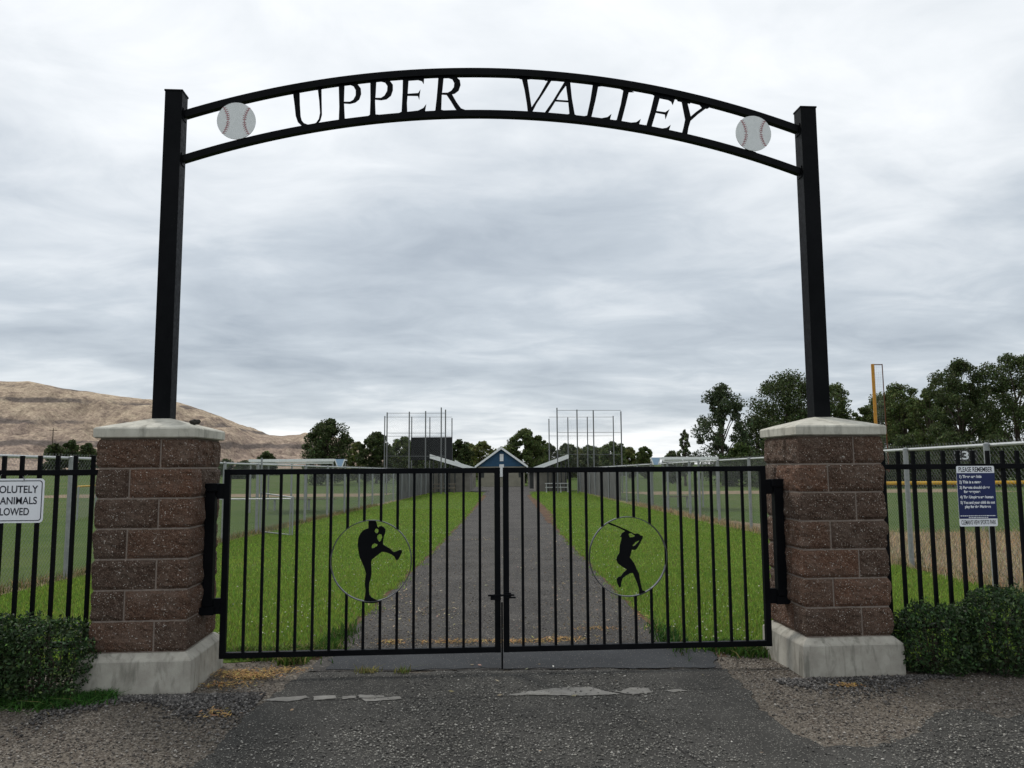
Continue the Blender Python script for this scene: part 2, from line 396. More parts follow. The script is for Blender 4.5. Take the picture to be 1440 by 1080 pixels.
SCREEN = m_plain('black_windscreen', (0.016, 0.017, 0.018), 0.9, 0.2); DARKW = m_plain('dark_grey_wall', (0.05, 0.052, 0.05), 0.9, 0.3, 3)  # DARKW: plain dark grey for dugout posts, rear right dugout wall and windows
WOOD = m_plain('weathered_wood', (0.20, 0.165, 0.125), 0.9, 0.3, 8); BARK = m_plain('bark', (0.075, 0.058, 0.043), 0.95, 0.4, 6)
BALL = m_ball(); RED = m_plain('red_stitch', (0.36, 0.05, 0.07), 0.6, 0.2); RINGM = m_metal('ring_steel', (0.03, 0.032, 0.034), (0.15, 0.155, 0.16), 0.4, 0.6)
HILL = m_hill(); ROCKM = m_plain('dark_stone', (0.035, 0.032, 0.027), 0.95, 0.4, 40)

# ================================================================== the setting
def strip(name, ts, ss, dz, mat, kind='structure', xy=False):
    V = [W(t, s, gz(s)+dz) for s in ss for t in ts]; n = len(ts)
    F = [(j*n+i, j*n+i+1, (j+1)*n+i+1, (j+1)*n+i) for j in range(len(ss)-1) for i in range(n-1)]
    return tag(build(name, (V, F), mat), kind=kind)
strip('ground', [-3500, -60, 0, 60, 3500], [-80, 0, 30, 90, 400, 4500], 0.0, GROUND)
def ts(*p): return [W(t, s)[:2] for t, s in p]
# gravel apron in front of and around the pillars (flat part of the site)
sheet('gravel_apron', ts((-9, 0.0), (-9, -14), (9, -14), (9, 0.0)), 0.004, GRAVEL, step=1.0)
sheet('gravel_margin', ts((-2.9, 0.002), (2.9, 0.002), (2.6, 0.45), (1.8, 0.62), (-1.5, 0.55), (-1.9, 0.35), (-2.7, 0.30)), 0.0042, GRAVEL, jag=0.05)
# bare verge under the path, then lawns, then the asphalt
sheet('path_verge', ts((-1.75, 0.4), (1.75, 0.4), (1.75, 56), (-1.6, 56)), 0.005, DIRT, step=0.6)
LE = [(-1.50, 0.42), (-1.46, 1.5), (-1.40, 5), (-1.36, 10), (-1.34, 20), (-1.42, 30), (-1.55, 40), (-1.75, 54)]
RE = [(1.58, 0.60), (1.42, 1.4), (1.36, 5), (1.30, 10), (1.36, 17), (1.55, 21), (1.62, 32), (1.50, 42), (1.75, 54)]
sheet('lawn', ts((-5.95, 54), (-6.0, 30), (-6.05, 4), (-6.0, 0.3), (-2.9, 0.2), *LE), 0.008, LAWN, jag=0.07, step=0.25)
sheet('lawn', ts((5.3, 54), (5.6, 30), (5.85, 10), (6.0, 4), (6.2, 0.3), (2.9, 0.2), *RE), 0.008, LAWN, jag=0.07, step=0.25)
sheet('path', ts((-1.42, 0.02), (1.60, 0.02), (1.62, 0.5), (1.36, 1.3), (1.27, 10), (1.22, 25), (1.24, 44), (2.2, 53), (3.0, 58), (2.9, 78), (-3.4, 78), (-3.3, 60), (-2.4, 53), (-1.3, 44), (-1.28, 25), (-1.30, 10), (-1.40, 1.2)), 0.012, ASPH_PATH, jag=0.035, step=0.3)
sheet('driveway', [(-1.42, 0.10), (-1.44, -0.05), (-1.54, -0.55), (-1.58, -0.9), (-1.61, -1.32), (-1.66, -1.75), (-2.6, -2.6), (-6.0, -3.6), (-6.0, -13), (6, -13), (6, -2.3), (3.4, -1.20), (3.02, -1.25), (2.79, -1.32), (2.77, -1.16), (2.59, -1.14), (2.31, -1.44), (2.08, -1.59), (1.85, -1.70), (1.62, -1.72), (1.55, -1.5), (1.53, -1.05), (1.59, -0.51), (1.62, -0.09)], 0.010, ASPH, jag=0.06, step=0.03)
sheet('newer_asphalt_strip', ts((-1.30, 0.05), (1.55, 0.03), (1.66, 0.40), (1.62, 0.70), (-1.33, 0.66)), 0.016, ASPH_NEW, jag=0.05, step=0.05)
sheet('path_bare_strip', ts((1.18, 16.5), (1.42, 17), (1.62, 22), (1.60, 30), (1.25, 31)), 0.015, DIRT, jag=0.10, step=0.2)
# crumbling concrete patches in the driveway
for q in ([(-1.57, -0.585), (-1.49, -0.525), (-1.31, -0.515), (-1.28, -0.56), (-1.38, -0.625)], [(-1.26, -0.535), (-1.12, -0.52), (-1.10, -0.60), (-1.24, -0.615)],
          [(-1.07, -0.545), (-0.99, -0.545), (-0.98, -0.61), (-1.06, -0.62)], [(-0.96, -0.535), (-0.80, -0.56), (-0.80, -0.60), (-0.95, -0.60)], [(-0.93, -0.625), (-0.70, -0.595), (-0.68, -0.645), (-0.90, -0.685)],
          [(-0.02, -0.625), (0.10, -0.565), (0.22, -0.525), (0.38, -0.485), (0.56, -0.475), (0.62, -0.55), (0.72, -0.665), (0.50, -0.675), (0.28, -0.645), (0.12, -0.63)],
          [(0.66, -0.56), (0.74, -0.60), (0.82, -0.53), (0.93, -0.545), (0.95, -0.655), (0.80, -0.675), (0.74, -0.64)], [(1.02, -0.63), (1.10, -0.60), (1.16, -0.635), (1.08, -0.665)]):
    sheet('concrete_patch', q, 0.0145, PATCHC, jag=0.024, step=0.012)
# hairline cracks running along the patched seam and across the driveway
CRACK = m_plain('crack_dirt', (0.012, 0.011, 0.010), 0.95, 0.3)
for k, (xa, ya, xb, yb) in enumerate(((-1.5, -0.60, -0.1, -0.63), (-0.1, -0.62, 1.5, -0.58), (-0.6, -0.66, -0.35, -1.6), (0.55, -0.68, 0.9, -1.9), (-1.2, -0.1, 0.4, -0.06))):
    L_, R_ = [], []
    for i in range(61):
        u = i/60; x = xa+(xb-xa)*u; y = ya+(yb-ya)*u; n_ = noise.noise(Vector((u*9, k*5.3, 1)))*0.045+noise.noise(Vector((u*34, k*5.3, 4)))*0.016
        dx, dy = (0, 1) if abs(xb-xa) > abs(yb-ya) else (1, 0); w_ = 0.0022+0.003*abs(noise.noise(Vector((u*21, k, 8))))
        L_.append((x+dx*(n_-w_), y+dy*(n_-w_), 0.0138)); R_.append((x+dx*(n_+w_), y+dy*(n_+w_), 0.0138))
    tag(build('asphalt_crack', (L_+R_, [(i, i+1, 62+i, 61+i) for i in range(60)]), CRACK), kind='structure')
# dry strips along the fence feet and the fields' outer edges
sheet('dry_grass_strip', ts((-6.45, 2), (-6.02, 2), (-5.78, 30), (-5.62, 52), (-5.95, 52), (-6.15, 30)), 0.016, STRAWD, jag=0.10, step=0.3)
sheet('dry_grass_strip', ts((5.9, 3.4), (6.0, 10), (5.62, 16), (5.45, 30), (5.25, 52), (5.55, 52), (6.2, 18), (8, 12.4), (40, 12.2), (40, 9.3), (12, 8.4), (9, 5.2), (7.2, 2.6)), 0.015, STRAWD, jag=0.16, step=0.3)
sheet('infield_dirt', ts((-34, 46), (-9, 44), (-8, 52), (-34, 55)), 0.006, STRAWD, jag=0.5, step=1.0)
sheet('infield_dirt', ts((9, 44), (34, 46), (34, 55), (8, 52)), 0.006, STRAWD, jag=0.5, step=1.0)

# hill across the valley: a bare ridge about a kilometre and a half off
def smooth(x): x = min(max(x, 0), 1); return x*x*(3-2*x)
prof = [(-3400, 60), (-2500, 150), (-1700, 185), (-1250, 175), (-977, 167), (-922.7, 168.2), (-895, 163), (-867, 155.5), (-798, 146.5), (-689, 132), (-640, 127), (-613, 119.7), (-565, 103), (-510, 78), (-482, 65), (-434, 61.5), (-373, 66), (-330, 58), (-290, 40), (-200, 8), (-120, -2)]
pt, pz = [a for a, b in prof], [b for a, b in prof]
tt = np.concatenate([np.linspace(-3400, -1300, 60), np.linspace(-1290, -120, 380)]); sg = np.linspace(700, 2000, 120)
V, F = [], []
for s in sg:
    for t in tt:
        te = t*1506/(s+6) if s < 1500 else t
        h = float(np.interp(te, pt, pz))
        g = smooth((s-760)/760)**0.85 if s <= 1500 else 1-0.35*smooth((s-1500)/500)
        v = Vector((t*0.006, s*0.004, 0.3))
        rav = abs(noise.fractal(v, 0.9, 2.1, 4))
        mid = 4*g*(1-g)
        z = h*g - mid*rav*55 + mid*14*noise.noise(Vector((t*0.02, s*0.02, 4))) + mid*6*noise.noise(Vector((t*0.06, s*0.05, 2))) + 1.2*noise.noise(Vector((t*0.05, s*0.05, 9)))
        z = z - 1.5 if g > 0 else -2
        V.append(W(t, s, z))
n = len(tt)
F = [(j*n+i, j*n+i+1, (j+1)*n+i+1, (j+1)*n+i) for j in range(len(sg)-1) for i in range(n-1)]
tag(build('hill', (V, F), HILL, smooth=True), kind='structure')

# ================================================================== pillars
def rough_block(L, D, H, seed, nx, ny, nz, end):
    """block with hand-split vertical faces: the faces swell and pit, the arrises stay near true"""
    bm = bmesh.new(); bmesh.ops.create_cube(bm, size=1)
    for v in bm.verts: v.co = (v.co.x*L, v.co.y*D, v.co.z*H)
    for ax, k in ((0, nx), (1, ny), (2, nz)):
        for j in range(1, k):
            c0 = ((-0.5+j/k)*(L, D, H)[ax])
            co = [0, 0, 0]; no = [0, 0, 0]; co[ax] = c0; no[ax] = 1
            bmesh.ops.bisect_plane(bm, geom=bm.verts[:]+bm.edges[:]+bm.faces[:], plane_co=co, plane_no=no)
    for v in bm.verts:
        x, y, z = v.co; ez = 1-abs(z)/(H/2)
        edge_z = min(1, max(0, ez)*3.6)**0.7
        q = Vector((x*9+seed*7.1, y*9, z*9)); nn = 0.8*noise.noise(q)+0.6*noise.noise(q*2.7)+0.5*noise.noise(q*6.3)
        amt = 0.021+0.016*nn
        dx = dy = 0
        if abs(y+D/2) < 1e-5: dy = math.copysign(amt*(0.12+0.88*edge_z*max(0.0, min(1, (1-abs(x)/(L/2))*(9 if x*end < 0 else 7)+(0.0 if x*end < 0 else 0.45)))**0.6)-0.004, y)
        if abs(x-end*L/2) < 1e-5: dx = math.copysign(amt*(0.12+0.88*edge_z*max(0.0, min(1, (1-abs(y)/(D/2))*4+(0.0 if y > 0 else 0.45)))**0.6)-0.004, x)
        v.co.x += dx; v.co.y += dy
        if abs(abs(z)-H/2) < 1e-5: v.co.z += 0.0025*noise.noise(q*3)
    bm.verts.index_update(); V = [tuple(v.co) for v in bm.verts]; F = [tuple(v.index for v in f.verts) for f in bm.faces]; bm.free()
    return V, F
BL, BD, BH, CO, A = 0.4000, 0.2000, 0.1905, 0.2032, 0.3060
proto_blocks = []
def block_mesh(k, end):
    me = bpy.data.meshes.new('block'); v, f = rough_block(BL, BD, BH, k*1.37, 18, 9, 9, end); me.from_pydata(v, [], f); me.materials.append(BLOCK); me.update(); return me
block_meshes = {e: [block_mesh(k+(e > 0)*3.3, e) for k in range(8)] for e in (-1, 1)}
def cap_mesh(seed):
    h = 0.340; z0, z1, z2 = 0.0, 0.072, 0.148; n = 5
    V, F = [], []
    ring = []
    for k in range(4):
        for j in range(n):
            a, b = [(-1, -1), (1, -1), (1, 1), (-1, 1)][k], [(-1, -1), (1, -1), (1, 1), (-1, 1)][(k+1) % 4]
            ring.append((a[0]+(b[0]-a[0])*j/n, a[1]+(b[1]-a[1])*j/n))
    lev = [(h-0.012, z0), (h-0.002, z0+0.008), (h, z1-0.010), (h-0.008, z1), (h*0.72, z1+0.026), (h*0.45, z1+0.050), (h*0.19, z2)]
    for li, (r_, z) in enumerate(lev):
        for x, y in ring:
            d = noise.noise(Vector((x*3+seed, y*3, z*20)))
            V.append((x*r_*(1+0.0012*d), y*r_*(1+0.0012*d), z+0.0015*d*(li > 1)))
    m = len(ring)
    for li in range(len(lev)-1):
        for j in range(m): j2 = (j+1) % m; F.append((li*m+j, li*m+j2, (li+1)*m+j2, (li+1)*m+j))
    F.append(tuple(range(m-1, -1, -1))); F.append(tuple((len(lev)-1)*m+j for j in range(m)))
    return V, F
def base_mesh(seed):
    h = 0.366; n = 4; ring = []
    for k in range(4):
        cs = [(-1, -1), (1, -1), (1, 1), (-1, 1)]
        for j in range(n):
            a, b = cs[k], cs[(k+1) % 4]; ring.append((a[0]+(b[0]-a[0])*j/n, a[1]+(b[1]-a[1])*j/n))
    lev = [(h+0.004, -0.12), (h+0.003, 0.03), (h, 0.214), (h-0.006, 0.224), (0.318, 0.262), (0.25, 0.264)]
    V, F = [], []; m = len(ring)
    for r_, z in lev:
        for x, y in ring:
            d = noise.noise(Vector((x*2.5+seed, y*2.5, z*9))); V.append((x*r_+0.0015*d*x, y*r_+0.0015*d*y, z+0.0025*d))
    for li in range(len(lev)-1):
        for j in range(m): j2 = (j+1) % m; F.append((li*m+j, li*m+j2, (li+1)*m+j2, (li+1)*m+j))
    F.append(tuple((len(lev)-1)*m+j for j in range(m)))
    return V, F
def pillar(px, side, label):
    t = thing('block_pillar', label, 'pillar', (px, 0, 0), 0, 'gate pillars')
    build('base', base_mesh(px), BASEM, t)
    build('mortar_core', box(-A+0.002, A-0.002, -A+0.002, A-0.002, 0.255, 1.688), MORTAR, t)
    i = 0
    for k in range(7):
        zc_ = 0.264+CO*(k+0.5); odd = k % 2 == 0
        spots = [(-A+BL/2, -A+BD/2, 0), (A-BD/2, -A+BL/2, 90), (A-BL/2, A-BD/2, 180), (-A+BD/2, A-BL/2, 270)]
        if not odd: spots = [(-x, y, r_ if r_ in (0, 180) else 360-r_) for x, y, r_ in spots]
        for x, y, r_ in spots:
            o = bpy.data.objects.new('block', block_meshes[-1 if odd else 1][(i*3+i//4+int(px*3)) % 8]); link(o, t, (x, y, zc_), R(r_)); i += 1
    build('cap', cap_mesh(px), CAPM, t, (0, 0, 1.690), smooth=False)
    # hinge bar bolted to the inner face
    s = -side                       # towards the gate
    xin = s*(A+0.004)
    hx = s*0.355
    build('hinge_bar', box(hx-0.034, hx+0.034, -0.034, 0.034, 0.505, 1.312, 0.004), BLACK, t)
    for z0, z1 in ((1.314, 1.372), (0.448, 0.503)):
        x0, x1 = sorted((xin-s*0.03, hx+s*0.052)); build('hinge_bracket', box(x0, x1, -0.045, 0.045, z0, z1, 0.004), BLACK, t)
    return t
PX = 2.4501
pillar(-PX, -1, 'brown split-face block pillar left of the gate, beside the animals sign')
pillar(PX, 1, 'brown split-face block pillar right of the gate, beside the navy sign')
# dark lump lying on the cap
bm = bmesh.new(); bmesh.ops.create_icosphere(bm, subdivisions=3, radius=1)
for v in bm.verts:
    d = 1+0.35*noise.noise(v.co*1.6)+0.15*noise.noise(v.co*4); v.co = (v.co.x*0.040*d, v.co.y*0.032*d, v.co.z*0.019*d)
me = bpy.data.meshes.new('stone'); bm.to_mesh(me); bm.free(); me.materials.append(ROCKM)
tag(link(bpy.data.objects.new('stone', me), None, (-2.205, -0.06, 1.812)), 'small dark stone lying on the left pillar cap', 'stone')

# ================================================================== arch
arch = thing('entrance_arch', 'black steel arch with UPPER VALLEY cut-out letters standing on both pillars', 'arch')
h = 0.0635
post = build('post', box(-h, h, -h, h, 1.80, 4.300, 0.005), BLACK, arch, (-PX, 0, 0)); again(post, arch, (PX, 0, 0))
pc = build('post_cap', box(-h-0.004, h+0.004, -h-0.004, h+0.004, 4.296, 4.309, 0.002), BLACK, arch, (-PX, 0, 0)); again(pc, arch, (PX, 0, 0))
def arc_rail(zmid, zend, x_end, th, dp):
    rise = zmid-zend; Rr = (x_end**2+rise**2)/(2*rise); zc0 = zmid-Rr; a = math.asin(x_end/Rr); n = 64; V = []; F = []
    for i in range(n+1):
        w = -a+2*a*i/n
        for rr, y in ((Rr, -dp), (Rr, dp), (Rr-th, dp), (Rr-th, -dp)): V.append((rr*math.sin(w), y, zc0+rr*math.cos(w)))
    for i in range(n):
        for k in range(4): k2 = (k+1) % 4; F.append((i*4+k, i*4+k2, i*4+4+k2, i*4+4+k))
    return V, F
XE = PX-h+0.004
recalc(build('rail', arc_rail(4.570, 4.163, XE, 0.054, 0.0255), BLACK, arch))
recalc(build('rail', arc_rail(4.229, 3.812, XE, 0.050, 0.0255), BLACK, arch))
for x in (-1, 1):          # weld plates where the rails meet the posts
    for z in (4.135, 3.785):
        build('weld_plate', box(x*(PX-h)-0.006, x*(PX-h)+0.006, -0.036, 0.036, z-0.045, z+0.045), BLACK, arch)
LETTERS = [('U',[[(-1.5875,4.3572),(-1.5351,4.3622),(-1.5304,4.2461),(-1.5229,4.1518),(-1.5132,4.1166),(-1.4961,4.0959),(-1.468,4.086),(-1.4402,4.0855),(-1.4048,4.1017),(-1.3853,4.1317),(-1.3772,4.1792),(-1.3846,4.2738),(-1.3989,4.3804),(-1.3698,4.3871),(-1.3667,4.2743),(-1.3625,4.1677),(-1.3728,4.1237),(-1.3935,4.0937),(-1.4288,4.0716),(-1.4732,4.067),(-1.5146,4.0766),(-1.543,4.1041),(-1.5596,4.1508),(-1.5692,4.2332)],[(-1.596,4.3367),(-1.5183,4.3579),(-1.5236,4.3459),(-1.5935,4.3273)],[(-1.41,4.3729),(-1.3542,4.3888),(-1.3562,4.3792),(-1.4053,4.3635)]]),('P',[[(-1.24,4.4207),(-1.195,4.4244),(-1.1972,4.2789),(-1.1942,4.2255),(-1.188,4.119),(-1.235,4.1119),(-1.2324,4.2304)],[(-1.1973,4.4267),(-1.1432,4.4331),(-1.0979,4.4224),(-1.0714,4.3861),(-1.0674,4.342),(-1.0815,4.2975),(-1.1116,4.2717),(-1.1519,4.2599),(-1.197,4.2622),(-1.1972,4.2753),(-1.1522,4.2765),(-1.1265,4.2927),(-1.109,4.3289),(-1.1096,4.3707),(-1.127,4.4025),(-1.1542,4.4136),(-1.197,4.41)],[(-1.2674,4.104),(-1.2342,4.1285),(-1.1895,4.1402),(-1.1614,4.1386),(-1.122,4.1337),(-1.133,4.1192)],[(-1.2644,4.3961),(-1.2331,4.4137),(-1.2329,4.4018)]]),('P',[[(-0.9998,4.4576),(-0.9523,4.4626),(-0.9566,4.3451),(-0.9605,4.2853),(-0.9546,4.1641),(-0.9996,4.1558),(-0.9966,4.2843)],[(-0.9534,4.465),(-0.9001,4.4702),(-0.8522,4.4572),(-0.8258,4.4231),(-0.8254,4.3788),(-0.8397,4.3341),(-0.8735,4.3044),(-0.9153,4.2961),(-0.9584,4.2997),(-0.9585,4.3128),(-0.9155,4.314),(-0.8896,4.3327),(-0.8696,4.3715),(-0.8677,4.4123),(-0.8862,4.4394),(-0.9169,4.4469),(-0.9532,4.4434)],[(-1.04,4.1453),(-0.9987,4.176),(-0.9536,4.1795),(-0.9118,4.1771),(-0.9071,4.1629),(-0.9702,4.1494)],[(-1.0245,4.4365),(-0.9941,4.4518),(-0.9939,4.4374)]]),('E',[[(-0.75,4.4806),(-0.7043,4.4844),(-0.7114,4.352),(-0.7165,4.28),(-0.7125,4.1906),(-0.7589,4.181),(-0.7541,4.291),(-0.7513,4.3629)],[(-0.7123,4.4841),(-0.5844,4.4976),(-0.5886,4.4348),(-0.6036,4.4596),(-0.6323,4.4672),(-0.7121,4.4589)],[(-0.7159,4.3519),(-0.6316,4.3602),(-0.6135,4.3896),(-0.619,4.3486),(-0.6222,4.3065),(-0.6338,4.3386),(-0.7158,4.3375)],[(-0.7194,4.2059),(-0.6308,4.219),(-0.591,4.2403),(-0.5684,4.2721),(-0.5794,4.1976),(-0.7192,4.1821)],[(-0.8032,4.1799),(-0.758,4.2061),(-0.7509,4.1741)],[(-0.7863,4.4675),(-0.7465,4.4807),(-0.7464,4.4639)]]),('R',[[(-0.4755,4.5032),(-0.433,4.5081),(-0.443,4.3956),(-0.4486,4.3473),(-0.4528,4.2057),(-0.5019,4.1973),(-0.4886,4.3222),(-0.4809,4.4186)],[(-0.4399,4.5079),(-0.3858,4.5107),(-0.3375,4.5013),(-0.3087,4.4743),(-0.3029,4.4358),(-0.3178,4.3907),(-0.3488,4.3646),(-0.397,4.3524),(-0.4486,4.3545),(-0.4487,4.3678),(-0.4028,4.3703),(-0.3753,4.3867),(-0.3558,4.4162),(-0.3524,4.4513),(-0.3674,4.481),(-0.3973,4.4898),(-0.4398,4.4874)],[(-0.4165,4.3603),(-0.3741,4.3663),(-0.3338,4.2928),(-0.2994,4.2457),(-0.2626,4.2323),(-0.2649,4.2106),(-0.3166,4.2069),(-0.3453,4.2457),(-0.3797,4.3048)],[(-0.5418,4.1962),(-0.4997,4.2236),(-0.454,4.2308),(-0.4139,4.2199),(-0.4162,4.2019)],[(-0.5236,4.4946),(-0.472,4.5033),(-0.472,4.4888)]]),('V',[[(0.1712,4.5224),(0.2155,4.5213),(0.2506,4.27),(0.2559,4.2122),(0.2222,4.2113),(0.2126,4.3052),(0.196,4.4138)],[(0.386,4.502),(0.4165,4.5053),(0.3497,4.3938),(0.2905,4.3013),(0.2502,4.2193),(0.2412,4.2552),(0.3121,4.3661)],[(0.1293,4.5176),(0.2529,4.5176),(0.2457,4.5003),(0.2083,4.4943),(0.1617,4.499)],[(0.3393,4.5092),(0.4517,4.5039),(0.4398,4.4914),(0.3601,4.4915)]]),('A',[[(0.5184,4.4961),(0.5381,4.4747),(0.4784,4.3914),(0.4246,4.2989),(0.3735,4.2152),(0.3455,4.2169),(0.4167,4.3229)],[(0.5186,4.5083),(0.5561,4.5033),(0.5692,4.3514),(0.5928,4.2004),(0.5495,4.1993),(0.5396,4.3262),(0.529,4.4111)],[(0.4285,4.3366),(0.5432,4.3312),(0.5442,4.3191),(0.4237,4.3243)],[(0.3142,4.2306),(0.4121,4.2271),(0.4084,4.2113),(0.3199,4.2114)],[(0.4993,4.2064),(0.5499,4.2247),(0.5849,4.2219),(0.6279,4.1989)]]),('L',[[(0.7396,4.4842),(0.7856,4.4819),(0.7572,4.3443),(0.7193,4.1915),(0.6817,4.1905),(0.716,4.3432)],[(0.7148,4.2047),(0.8016,4.1948),(0.8488,4.2045),(0.8812,4.2321),(0.8646,4.1698),(0.7027,4.1802)],[(0.6197,4.195),(0.6868,4.2137),(0.6863,4.1846)],[(0.7065,4.4796),(0.7477,4.4759),(0.7451,4.4612)],[(0.7783,4.4719),(0.8206,4.4609),(0.778,4.4548)]]),('L',[[(0.9838,4.4484),(1.0311,4.4449),(0.9948,4.302),(0.9576,4.1648),(0.9164,4.1662),(0.9572,4.3132)],[(0.952,4.1768),(1.0367,4.1644),(1.0782,4.1691),(1.1144,4.1968),(1.0952,4.1343),(0.9372,4.1473)],[(0.854,4.1671),(0.9215,4.1833),(0.921,4.1591)],[(0.954,4.4427),(0.9907,4.4388),(0.988,4.424)],[(1.0237,4.4324),(1.0637,4.4164),(1.021,4.4152)]]),('E',[[(1.2325,4.4113),(1.2801,4.4077),(1.2407,4.2659),(1.1955,4.1222),(1.1518,4.126),(1.193,4.2585)],[(1.2682,4.4074),(1.3963,4.3766),(1.3744,4.3184),(1.3621,4.3474),(1.3385,4.3591),(1.2625,4.3729)],[(1.2336,4.2657),(1.3119,4.2567),(1.3472,4.2833),(1.3306,4.2438),(1.3127,4.1994),(1.309,4.2396),(1.2285,4.2533)],[(1.19,4.1391),(1.2845,4.122),(1.3203,4.1289),(1.3531,4.1541),(1.3312,4.0915),(1.1822,4.1097)],[(1.0891,4.1293),(1.1547,4.1479),(1.154,4.1212)],[(1.2039,4.4081),(1.2394,4.4017),(1.2367,4.3869)]]),('Y',[[(1.4418,4.3779),(1.4881,4.3644),(1.5142,4.2363),(1.5206,4.212),(1.5009,4.1908),(1.4702,4.2046)],[(1.6158,4.3064),(1.658,4.31),(1.5768,4.249),(1.5165,4.1936),(1.5053,4.2178),(1.5631,4.2682)],[(1.4728,4.2108),(1.5167,4.2009),(1.4943,4.132),(1.4814,4.0586),(1.4351,4.0648),(1.4577,4.1433)],[(1.5832,4.3375),(1.6846,4.3169),(1.6539,4.2952),(1.612,4.299)],[(1.4081,4.3696),(1.5176,4.348),(1.5147,4.3332),(1.4148,4.3526)],[(1.3903,4.0808),(1.4383,4.0917),(1.4809,4.083),(1.5231,4.0572)]])]
PITCHER = [[(-0.9721,1.0794),(-0.9685,1.0953),(-0.9472,1.0981),(-0.9229,1.0948),(-0.9128,1.0787),(-0.9072,1.0521),(-0.8994,1.0407),(-0.8934,1.0504),(-0.8783,1.0548),(-0.8591,1.044),(-0.8475,1.0287),(-0.8488,1.006),(-0.8585,0.9796),(-0.8635,0.9532),(-0.8655,0.923),(-0.8463,0.9092),(-0.8158,0.8922),(-0.7889,0.8654),(-0.7699,0.8704),(-0.7472,0.8799),(-0.7281,0.8796),(-0.728,0.8608),(-0.7392,0.8383),(-0.7542,0.8099),(-0.7694,0.8071),(-0.781,0.8314),(-0.794,0.8429),(-0.823,0.8583),(-0.8535,0.8663),(-0.8725,0.8688),(-0.8951,0.8518),(-0.9214,0.8319),(-0.9439,0.8149),(-0.9489,0.7962),(-0.9462,0.7587),(-0.9449,0.7137),(-0.9513,0.6765),(-0.9607,0.6467),(-0.9624,0.602),(-0.9598,0.5685),(-0.9444,0.5459),(-0.9179,0.5328),(-0.8862,0.521),(-0.8966,0.5086),(-0.9402,0.5049),(-0.9853,0.5072),(-0.9968,0.5171),(-0.9898,0.5578),(-0.9865,0.595),(-0.9931,0.6398),(-0.9891,0.6845),(-0.9842,0.7144),(-0.996,0.752),(-1.0155,0.7972),(-1.0333,0.835),(-1.0415,0.8802),(-1.0474,0.9254),(-1.0427,0.9706),(-1.0295,1.0006),(-1.0109,1.0231),(-0.9882,1.0341),(-0.9708,1.0392),(-0.9718,1.0589)],[(-0.9221,1.0296),(-0.9123,1.037),(-0.9008,1.0293),(-0.8969,1.0156),(-0.9081,1.0006),(-0.9203,1.0068),(-0.9265,1.0175)],[(-0.9064,0.984),(-0.8913,0.9974),(-0.8761,0.9912),(-0.8713,0.9722),(-0.8809,0.9496),(-0.8907,0.94),(-0.9015,0.9537),(-0.9077,0.9689)],[(-0.9413,0.9203),(-0.9263,0.9299),(-0.9057,0.9236),(-0.9071,0.9123),(-0.9297,0.8975),(-0.9448,0.8954),(-0.9465,0.9052)]]
BATTER = [[(0.7884,1.0554),(0.802,1.0614),(0.8689,1.0328),(0.9319,1.005),(0.9948,0.9732),(1.0108,0.9777),(1.025,0.9736),(1.0343,0.9635),(1.0541,0.9578),(1.0513,0.94),(1.0397,0.9209),(1.0248,0.894),(1.0082,0.8673),(0.9921,0.8559),(0.9683,0.8586),(0.9613,0.8294),(0.9512,0.8026),(0.9667,0.7832),(0.9858,0.756),(1.0008,0.7174),(1.0182,0.6827),(1.0251,0.6366),(1.0321,0.5983),(1.0407,0.5638),(1.0658,0.5519),(1.052,0.5407),(1.0163,0.5337),(1.0155,0.5681),(1.0024,0.6141),(0.9874,0.6525),(0.9725,0.6895),(0.9526,0.6875),(0.9247,0.6727),(0.8966,0.654),(0.8859,0.6313),(0.8795,0.5894),(0.8676,0.5843),(0.8562,0.6089),(0.8491,0.6472),(0.8612,0.6607),(0.8811,0.6657),(0.9014,0.6922),(0.9271,0.7147),(0.8944,0.7344),(0.8633,0.7579),(0.8504,0.7849),(0.8548,0.8079),(0.8744,0.8383),(0.8779,0.8921),(0.8889,0.9267),(0.8926,0.9498),(0.8816,0.9538),(0.8898,0.9691),(0.8997,0.9845),(0.9197,0.9935),(0.9119,0.9998),(0.8687,1.0212),(0.8135,1.0412)],[(0.9496,0.9784),(0.967,0.9775),(0.9945,0.9601),(0.9823,0.951),(0.9545,0.949),(0.9469,0.9669)],[(0.9746,0.8908),(0.9974,0.9137),(1.0255,0.9272),(1.0213,0.9172),(0.9929,0.8906),(0.9768,0.8831)]]

